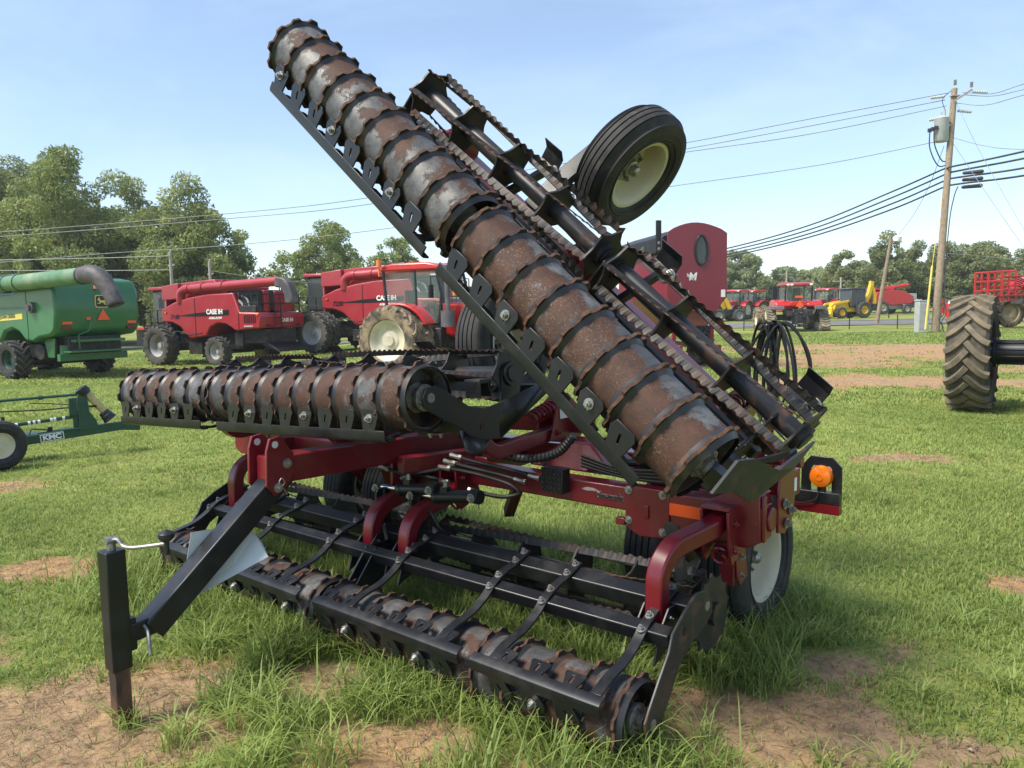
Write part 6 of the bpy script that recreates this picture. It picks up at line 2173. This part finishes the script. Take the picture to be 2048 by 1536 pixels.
# ------------------------------------------------------------------ green trailed implement at the left edge
def green_trailer():
    """local: x = along its drawbar to the right, y = away, z up"""
    t = thing('trailed_implement', 'dark green implement with a long drawbar, drive shaft and letter plate at left edge', 'farm implement', (-5.9, 9.0, 0), radians(36), None, .625)
    mb = MB()
    mb.rtube([(.15, 0, .42), (2.05, 0, .56)], .10, .17)
    mb.rtube([(.15, .55, .42), (1.2, .38, .52), (2.0, .08, .56)], .09, .10)
    mb.rtube([(-1.6, .3, .5), (.4, .3, .46)], .5, .12)
    fr = mb.build('drawbar', 'dkgreen', t, 30, .008)
    mb = MB()
    mb.prism([(1.86, .46), (2.16, .42), (2.18, .46), (2.18, .68), (2.14, .72), (2.05, .70), (1.9, .64)], (0, -.06, 0), (1, 0, 0), (0, 0, 1), (0, 1, 0), .02)
    mb.prism([(1.86, .46), (2.16, .42), (2.18, .46), (2.18, .68), (2.14, .72), (2.05, .70), (1.9, .64)], (0, .08, 0), (1, 0, 0), (0, 0, 1), (0, 1, 0), .02)
    mb.build('hitch_plate', 'dkgreen', t, 30, .004)
    mb = MB()
    for z in (.64, .54):
        mb.cyl((2.16, 0, z), (2.34, .02, z), .012, 8)
    mb.build('hitch_pin', 'dark_mech', t, 30)
    mb = MB()
    mb.box((.62, -.054, .452), (.40, .008, .145), rot=Matrix.Rotation(-.073, 3, 'Y'))
    pl = mb.build('letter_plate', 'white', fr, 0)
    mb = MB()
    mb.box((.62, -.059, .452), (.37, .006, .115), rot=Matrix.Rotation(-.073, 3, 'Y'))
    mb.build('letter_field', 'dkgreen', fr, 0)
    text('lettering', 'KMC', 'white', fr, (.465, -.063, .402), (1, 0, .073), (-.073, 0, 1), .125, .006, 1.18)
    # tower for the drive shaft
    mb = MB()
    mb.prism([(1.08, .52), (1.42, .54), (1.40, .70), (1.28, .90), (1.26, 1.22), (1.10, 1.24), (1.06, 1.05), (1.10, .80)], (0, .0, 0), (1, 0, 0), (0, 0, 1), (0, 1, 0), .14)
    mb.box((1.02, .04, 1.0), (.16, .16, .34)); mb.box((1.05, .05, .75), (.10, .10, .5))
    mb.box((.95, .05, .57), (.3, .3, .03))
    mb.build('shaft_tower', 'dkgreen', t, 30, .008)
    mb = MB()
    mb.cyl((-1.8, .05, 1.18), (1.1, .05, 1.23), .028, 12); mb.cyl((.45, .05, 1.22), (.52, .05, 1.22), .045, 12)
    mb.cyl((-.1, .05, .72), (1.05, .05, .80), .035, 12)
    mb.build('top_link', 'dkgreen', t, 30)
    mb = MB()
    for k in (.05, .12, .30, .37, .44, .62, .67, .80):
        q = Vector((-.1, .05, .72)).lerp(Vector((1.05, .05, .80)), k)
        mb.cyl(q, q + Vector((.045, 0, .003)), .037, 12)
    mb.build('white_band', 'white', t, 30)
    mb = MB()
    mb.tube(smooth_path([(-1.5, .0, 1.1), (-.6, .0, 1.03), (.4, .0, .985), (1.02, -.02, .99), (1.4, -.05, .97), (1.55, -.05, .93)], 5), .014, 6)
    mb.tube(smooth_path([(.3, .1, 1.12), (.8, .1, 1.06), (1.2, .0, .99), (1.35, -.08, 1.0), (1.5, -.02, .98)], 5), .010, 6)
    mb.build('cable', 'hose', t, 40)
    mb = MB()
    mb.cyl((1.24, .02, 1.28), (1.60, -.02, .80), .075, 14)
    mb.build('drive_shaft', mat('shaft_guard_tan', (.50, .40, .18), .6, col2=(.3, .22, .1), scale=8, lo=.4, hi=.7), t, 40)
    mb = MB()
    mb.lathe([(0, .06), (.02, .12), (.10, .135), (.17, .11)], (1.15, .03, 1.36), (.6, -.07, -.8), 18)
    mb.lathe([(0, .09), (.03, .105), (.06, .10), (.09, .12), (.12, .115), (.20, .14), (.20, .11), (.05, .07)], (1.53, -.02, .86), (.6, -.07, -.8), 18)
    mb.build('shaft_cone', 'black_clean', t, 30)
    mb = MB()
    mb.box((-.15, .0, .66), (.06, .1, .5)); mb.tube([(.25, .1, .5), (.3, .1, .62), (.55, .12, .58), (.6, .12, .5)], .015, 6); mb.box((.62, .3, .56), (.08, .1, .1))
    mb.build('stand_bracket', 'dark_mech', t, 30, .005)
    c = (-.17, -.42, .31)
    ribbed_wheel((c[0], c[1], .305), (.15, -1, 0), .305, .19, 'cream', t, 'wheel', 4, 1) if False else None
    w = MB()
    ax = Vector((.35, -.94, 0)).normalized()
    hw = .14
    w.lathe([(-hw * .6, .235), (-hw, .31), (-hw * .95, .40), (-hw * .6, .445), (-.02, .457), (.02, .457), (hw * .6, .445), (hw * .95, .40), (hw, .31), (hw * .6, .235)], (-.26, -.60, .457), ax, 40)
    wt = w.build('wheel', 'rubber', t, 30)
    w = MB()
    w.lathe([(hw * .55, .24), (hw * .65, .23), (hw * .3, .18), (hw * .3, .05), (hw * .6, .04), (hw * .6, 0)], (-.26, -.60, .457), ax, 30)
    w.build('rim', 'cream', wt, 40)
    mb = MB()
    mb.cyl((-.26, -.60, .457), (-.05, .2, .40), .03, 10)
    mb.rtube([(-.05, .2, .36), (.1, .25, .45)], .08, .08)
    mb.build('axle_stub', 'dkgreen', t, 30)
    return t
green_trailer()
POLE_TOP = Vector((26.89, 47.62, 14.52))
WIRES = [
    ('wire', 0.022, [(26.47, 47.60, 14.28), (18.49, 48.29, 13.07), (10.75, 49.18, 11.90), (0.75, 50.57, 10.66), (-9.86, 51.95, 9.27), (-18.86, 52.89, 8.60), (-35.76, 54.83, 7.85), (-47.16, 55.81, 7.65)], 'upper of the two thin high wires running left from the pole top'),
    ('wire', 0.022, [(26.31, 47.56, 13.87), (18.49, 48.25, 12.64), (10.74, 49.15, 11.52), (0.75, 50.53, 10.21), (-9.87, 51.91, 8.84), (-18.87, 52.86, 8.26), (-35.77, 54.80, 7.53), (-47.17, 55.78, 7.29)], 'lower of the two thin high wires running left from the pole top'),
    ('wire', 0.022, [(26.39, 47.53, 13.51), (18.48, 48.20, 12.15), (10.74, 49.13, 11.34), (5.79, 49.58, 10.77)], 'third thin wire from the pole top passing behind the raised wheel'),
    ('wire', 0.02, [(26.00, 47.13, 11.41), (19.06, 48.02, 10.26), (9.45, 48.93, 9.18), (-0.58, 50.32, 8.03), (-10.79, 51.22, 6.93), (-19.39, 52.17, 6.37), (-28.23, 53.66, 6.11), (-35.80, 54.62, 5.72), (-47.20, 55.59, 5.27)], 'long sagging pale wire from below the transformer to the left trees'),
    ('wire', 0.022, [(27.37, 47.60, 14.30), (27.78, 45.33, 13.61), (28.25, 43.31, 13.56), (30.14, 37.29, 13.58)], 'topmost wire leaving the pole to the right'),
    ('wire', 0.022, [(27.51, 47.59, 14.15), (27.78, 45.31, 13.47), (28.24, 43.29, 13.26), (30.13, 37.22, 12.88)], 'second wire leaving the pole top to the right'),
    ('wire', 0.022, [(26.97, 47.54, 13.68), (27.65, 45.78, 13.09), (28.23, 43.26, 12.96), (30.13, 37.22, 12.88)], 'third wire leaving the pole top to the right'),
    ('wire', 0.018, [(26.60, 47.14, 11.57), (27.30, 45.04, 10.63), (28.18, 42.98, 10.00), (30.89, 37.85, 8.88)], 'slack wire leaving the pole right at transformer height'),
    ('cable', 0.055, [(26.18, 46.97, 9.71), (26.23, 46.37, 9.74), (27.00, 44.96, 9.78), (28.18, 42.97, 9.89), (30.08, 36.95, 9.97)], 'topmost of the four thick cables on the right of the pole'),
    ('cable', 0.055, [(26.27, 46.94, 9.47), (26.87, 45.94, 9.51), (28.17, 42.93, 9.51), (30.07, 36.91, 9.57)], 'second thick cable on the right of the pole'),
    ('cable', 0.055, [(26.26, 46.91, 9.11), (26.86, 45.90, 9.10), (28.17, 42.88, 8.99), (30.06, 36.86, 9.03)], 'third thick cable on the right of the pole'),
    ('cable', 0.055, [(26.25, 46.87, 8.72), (26.94, 45.87, 8.72), (28.16, 42.84, 8.58), (30.05, 36.81, 8.57)], 'lowest thick cable on the right of the pole'),
    ('cable', 0.05, [(26.12, 46.97, 9.74), (24.79, 50.91, 8.94), (22.29, 57.82, 7.66), (18.44, 66.77, 6.68), (9.58, 82.71, 5.25)], 'topmost of the four thick cables sagging left from the pole'),
    ('cable', 0.05, [(26.12, 46.94, 9.38), (24.78, 50.88, 8.56), (22.28, 57.79, 7.33), (18.43, 66.74, 6.43), (9.58, 82.69, 5.04)], 'second of the four thick cables sagging left from the pole'),
    ('cable', 0.05, [(26.11, 46.90, 9.02), (24.78, 50.84, 8.17), (22.28, 57.76, 7.04), (18.43, 66.72, 6.17), (9.58, 82.67, 4.83)], 'third of the four thick cables sagging left from the pole'),
    ('cable', 0.05, [(26.10, 46.87, 8.66), (24.77, 50.80, 7.81), (22.28, 57.74, 6.78), (18.42, 66.70, 5.96), (9.57, 82.65, 4.67)], 'lowest of the four thick cables sagging left from the pole'),
    ('wire', 0.016, [(26.09, 47.10, 11.08), (26.85, 49.94, 9.29), (27.98, 53.83, 7.98), (30.10, 60.27, 7.04)], 'wire dropping from the pole to the lamp on the leaning pole'),
    ('wire', 0.014, [(29.95, 60.71, 6.39), (29.51, 54.59, 5.35), (29.04, 48.50, 4.65), (29.41, 44.43, 4.10)], 'faint wire running right from the lamp pole in front of the pines'),
    ('wire', 0.014, [(26.94, 47.44, 13.65), (26.34, 44.00, 10.21), (25.43, 38.51, 5.25), (24.20, 33.07, 0.90)], 'upper guy wire slanting down to the right of the pole'),
    ('wire', 0.014, [(26.66, 47.22, 11.30), (26.36, 43.82, 8.32), (26.08, 39.44, 4.46), (25.67, 35.08, 0.85)], 'lower guy wire slanting down to the right of the pole'),
    ('wire', 0.02, [(20.09, 72.72, 5.92), (26.52, 85.76, 5.65), (38.74, 108.88, 5.86)], 'thin line running from behind the hopper to the distant pole'),
    ('wire_pale', 0.02, [(-18.61, 42.50, 5.02), (-22.38, 42.50, 4.97), (-27.84, 42.50, 4.96), (-33.30, 42.50, 4.97)], 'upper pale wire left of the thin grey pole'),
    ('wire_pale', 0.02, [(-18.62, 42.43, 4.26), (-22.39, 42.43, 4.29), (-27.85, 42.44, 4.39), (-33.31, 42.45, 4.48)], 'lower pale wire left of the thin grey pole'),
    ('wire_pale', 0.02, [(-17.22, 44.45, 4.31), (-16.23, 48.45, 4.13), (-14.83, 53.45, 3.99), (-12.51, 60.46, 3.75)], 'pale wire running right from the second thin grey pole over the red combine'),
]
# =================================================================== POLES, WIRES, FENCE
for mk, r, pts, lb in WIRES:
    mb = MB()
    mb.tube(smooth_path(pts, 8), r, 6)
    tag(mb.build('power_line', mk, None, 60), lb, 'wire')

pt = thing('utility_pole', 'tall leaning wooden utility pole with transformer can and cable splices on the right', 'utility pole', (25.12, 45.62, 0))
base = Vector((25.12, 45.62, 0))
PT = POLE_TOP - base
mb = MB()
mb.tube([(0, 0, -.5)] + [PT * (i / 8) for i in range(1, 9)], [.235] + [.225 - .06 * i / 8 for i in range(1, 9)], 16)
mb.build('pole', 'wood', pt, 50)
def onpole(z):
    return PT * (z / PT.z)
mb = MB()
a = onpole(PT.z - .55)
mb.beam(a + Vector((-.1, -.15, -.25)), a + Vector((.95, -.2, .42)), .14, .12)
mb.beam(a + Vector((-.25, -.1, .1)), a + Vector((.25, -.1, .1)), .3, .06)
mb.build('cross_arm', 'pole_grey', pt, 30)
for p, d in ((a + Vector((-.55, 0, .10)), (-1, 0, -.1)), (a + Vector((-.6, 0, -1.15)), (-1, 0, -.15)), (a + Vector((1.0, -.2, .30)), (1, -.1, -.1)), (a + Vector((.25, 0, -.75)), (1, 0, -.1)), (a + Vector((.05, 0, .75)), (0, 0, 1)), (a + Vector((.92, -.2, .55)), (0, 0, 1))):
    mb = MB()
    d = Vector(d).normalized()
    up = d.z > .5
    L = .32 if up else .85
    n = 12
    mb.tube([p + d * (L * i / n) for i in range(n + 1)], [.10 if i % 2 else .05 for i in range(n + 1)], 10)
    mb.build('insulator', 'rim_grey' if up else 'galv', pt, 20)
tr = onpole(12.1) + Vector((-.62, -.05, 0))
mb = MB()
mb.lathe([(-.75, 0), (-.75, .36), (-.70, .40), (.55, .40), (.60, .42), (.66, .38), (.75, .22), (.78, 0)], tr, (0, 0, 1), 28)
mb.box(tr + Vector((.4, 0, .2)), (.3, .12, .1)); mb.box(tr + Vector((.4, 0, -.4)), (.3, .12, .1))
mb.cyl(tr + Vector((.1, -.1, .75)), tr + Vector((.1, -.1, 1.1)), .07, 10)
mb.cyl(tr + Vector((-.1, -.1, .75)), tr + Vector((-.1, -.1, .95)), .05, 10)
tc_ = mb.build('transformer', 'galv', pt, 40)
mb = MB()
for k in range(3):
    mb.box(tr + Vector((-.45 - .14 * k, -.25 + .1 * k, .02 - .05 * k)), (.2, .12, .22))
mb.tube(smooth_path([tr + Vector((-.55, -.2, -.1)), tr + Vector((-.5, -.25, -1.0)), tr + Vector((.0, -.2, -1.9)), tr + Vector((.55, -.1, -1.8))], 6), .035, 6)
mb.tube(smooth_path([tr + Vector((-.75, -.1, -.1)), tr + Vector((-.75, -.2, -1.2)), tr + Vector((-.2, -.2, -2.2)), tr + Vector((.55, -.1, -2.0))], 6), .035, 6)
mb.tube(smooth_path([tr + Vector((.1, -.1, 1.1)), tr + Vector((-.05, -.1, 1.7)), tr + Vector((.45, -.1, 2.2))], 6), .02, 6)
mb.build('transformer_lead', 'cable', tc_, 40)
for z in (9.40, 8.99, 8.56):
    p = onpole(z) + Vector((1.22, -.5, 0))
    mb = MB()
    mb.lathe([(-.55, 0), (-.55, .05), (-.48, .10), (.48, .12), (.55, .06), (.55, 0)], p, Vector((1, -.35, .03)), 18)
    mb.build('cable_splice', 'cable', pt, 40)
mb = MB()
mb.tube(smooth_path([onpole(8.6) + Vector((.5, -.3, 0)), onpole(8.0) + Vector((.35, -.25, 0)), onpole(6.5) + Vector((.24, -.16, 0)), onpole(3) + Vector((.2, -.22, 0)), (.35, -.25, 1.2), (.05, -.3, .8), (.3, -.3, .3), (.1, -.3, .1)], 6), .03, 6)
mb.tube(smooth_path([(.3, -.25, 2.0), (.45, -.3, 1.2), (.15, -.4, .6), (.35, -.3, .05)], 6), .025, 6)
mb.build('riser_cable', 'cable', pt, 40)
mb = MB()
mb.tube([onpole(8.2) + Vector((-.35, -.2, 0)), (-.45, -.3, 4.0), (-.85, -.5, .2)], .018, 6)
mb.tube([(-.47, -.31, 3.9), (-.85, -.5, .2)], .06, 8)
mb.build('guy_guard', 'gold', pt, 40)

cb = thing('utility_cabinet', 'pale grey metal cabinet standing at the foot of the utility pole', 'utility cabinet', (24.45, 45.9, 0))
mb = MB()
mb.box((0, 0, .93), (.62, .55, 1.86)); mb.box((0, 0, 1.89), (.68, .6, .06))
b_ = mb.build('cabinet_body', 'galv', cb, 30, .02)
mb = MB()
mb.box((0, -.281, .95), (.52, .012, 1.5)); mb.box((.2, -.295, .95), (.03, .03, .14))
mb.build('cabinet_door', 'rim_grey', cb, 30, .006)

lp = thing('lamp_pole', 'leaning thin wooden pole with a white yard lamp, behind the yellow backhoe', 'lamp pole', (29.0, 61.2, gz(29, 61.2)))
mb = MB()
mb.tube([(0, 0, -.3), (.4, -.1, 3.0), (.85, -.3, 6.6)], [.17, .15, .12], 12)
mb.build('pole', 'wood', lp, 50)
mb = MB()
mb.tube([(.82, -.3, 6.3), (1.0, -.32, 6.55), (1.25, -.35, 6.58)], .035, 6)
mb.lathe([(0, .08), (.05, .30), (.36, .34), (.46, .16), (.50, 0)], (1.30, -.35, 6.38), (0, 0, 1), 16)
mb.build('yard_lamp', 'white', lp, 40)

for (x, y, h, lb, dx) in ((-18.6, 42.6, 5.75, 'thin pale pole rising left of the nearer red combine', 0.02), (-17.25, 44.6, 5.35, 'thin pale pole rising above the middle of the nearer red combine', .02)):
    t = thing('wire_pole', lb, 'utility pole', (x, y, gz(x, y)))
    mb = MB()
    mb.tube([(0, 0, -.3), (dx, 0, h)], [.10, .08], 10)
    mb.build('pole', 'pole_grey', t, 50)
    mb = MB()
    mb.beam((-.12, 0, h - .75), (.22, 0, h - .7), .08, .08)
    mb.cyl((.05, 0, h), (.05, 0, h + .12), .05, 8)
    mb.build('insulator', 'galv', t, 40)
for (x, y, h, lb) in ((38.7, 108.6, 6.0, 'distant pole with a short crossarm above the tracked tractor'), (43.0, 100.8, 4.7, 'distant pole right of the tracked tractor')):
    t = thing('wire_pole', lb, 'utility pole', (x, y, gz(x, y)))
    mb = MB()
    mb.tube([(0, 0, -.3), (0.03, 0, h)], [.16, .12], 10)
    mb.build('pole', 'pole_grey', t, 50)
    mb = MB()
    mb.beam((-1.0, 0, h - .5), (.6, 0, h - .45), .12, .12)
    mb.build('cross_arm', 'pole_grey', t, 30)

# low black wire fence along the road
ft = thing('wire_fence', 'low black post and wire fence beside the road on the right', 'fence', (0, 0, 0))
mb = MB()
line = [(16.5, 54.6), (20.0, 54.2), (23.6, 53.75), (26.75, 53.35), (29.4, 53.2), (32.6, 53.4), (37.0, 53.9)]
posts = []
for i in range(len(line) - 1):
    (x0, y0), (x1, y1) = line[i], line[i + 1]
    posts.append(line[i])
posts.append(line[-1])
for x, y in posts:
    pb = MB()
    z = gz(x, y)
    pb.cyl((x, y, z - .2), (x, y, z + 1.0), .035, 8)
    pb.build('fence_post', 'black_clean', ft, 40)
for h in (.98, .62, .3):
    mb.tube([(x, y, gz(x, y) + h) for x, y in posts], .012, 5)
mb.build('fence_wire', 'cable', ft, 40)
ft2 = thing('wire_fence', 'second black wire fence on the far side of the road', 'fence', (0, 0, 0))
posts = [(25.0, 68.8), (29.4, 69.3), (34.2, 69.8), (39.2, 70.3), (44.5, 71.0)]
for x, y in posts:
    pb = MB()
    z = gz(x, y)
    pb.cyl((x, y, z - .2), (x, y, z + .95), .045, 8)
    pb.build('fence_post', 'black_clean', ft2, 40)
mb = MB()
mb.tube([(x, y, gz(x, y) + .92) for x, y in posts], .016, 5)
mb.build('fence_wire', 'cable', ft2, 40)

# =================================================================== HAZE
mb = MB()
mb.box((0, 4, 8.6), (900, 1320, 21))
hz = mb.build('haze', mat('haze', (1, 1, 1)), None, 0)
hz['kind'] = 'stuff'
hm = hz.data.materials[0]
hm.node_tree.nodes.clear()
ho = hm.node_tree.nodes.new('ShaderNodeOutputMaterial')
hv = hm.node_tree.nodes.new('ShaderNodeVolumePrincipled')
hv.inputs['Color'].default_value = (0.92, 0.95, 1.0, 1)
hv.inputs['Density'].default_value = 0.0005
hv.inputs['Anisotropy'].default_value = 0.3
hm.node_tree.links.new(hv.outputs['Volume'], ho.inputs['Volume'])
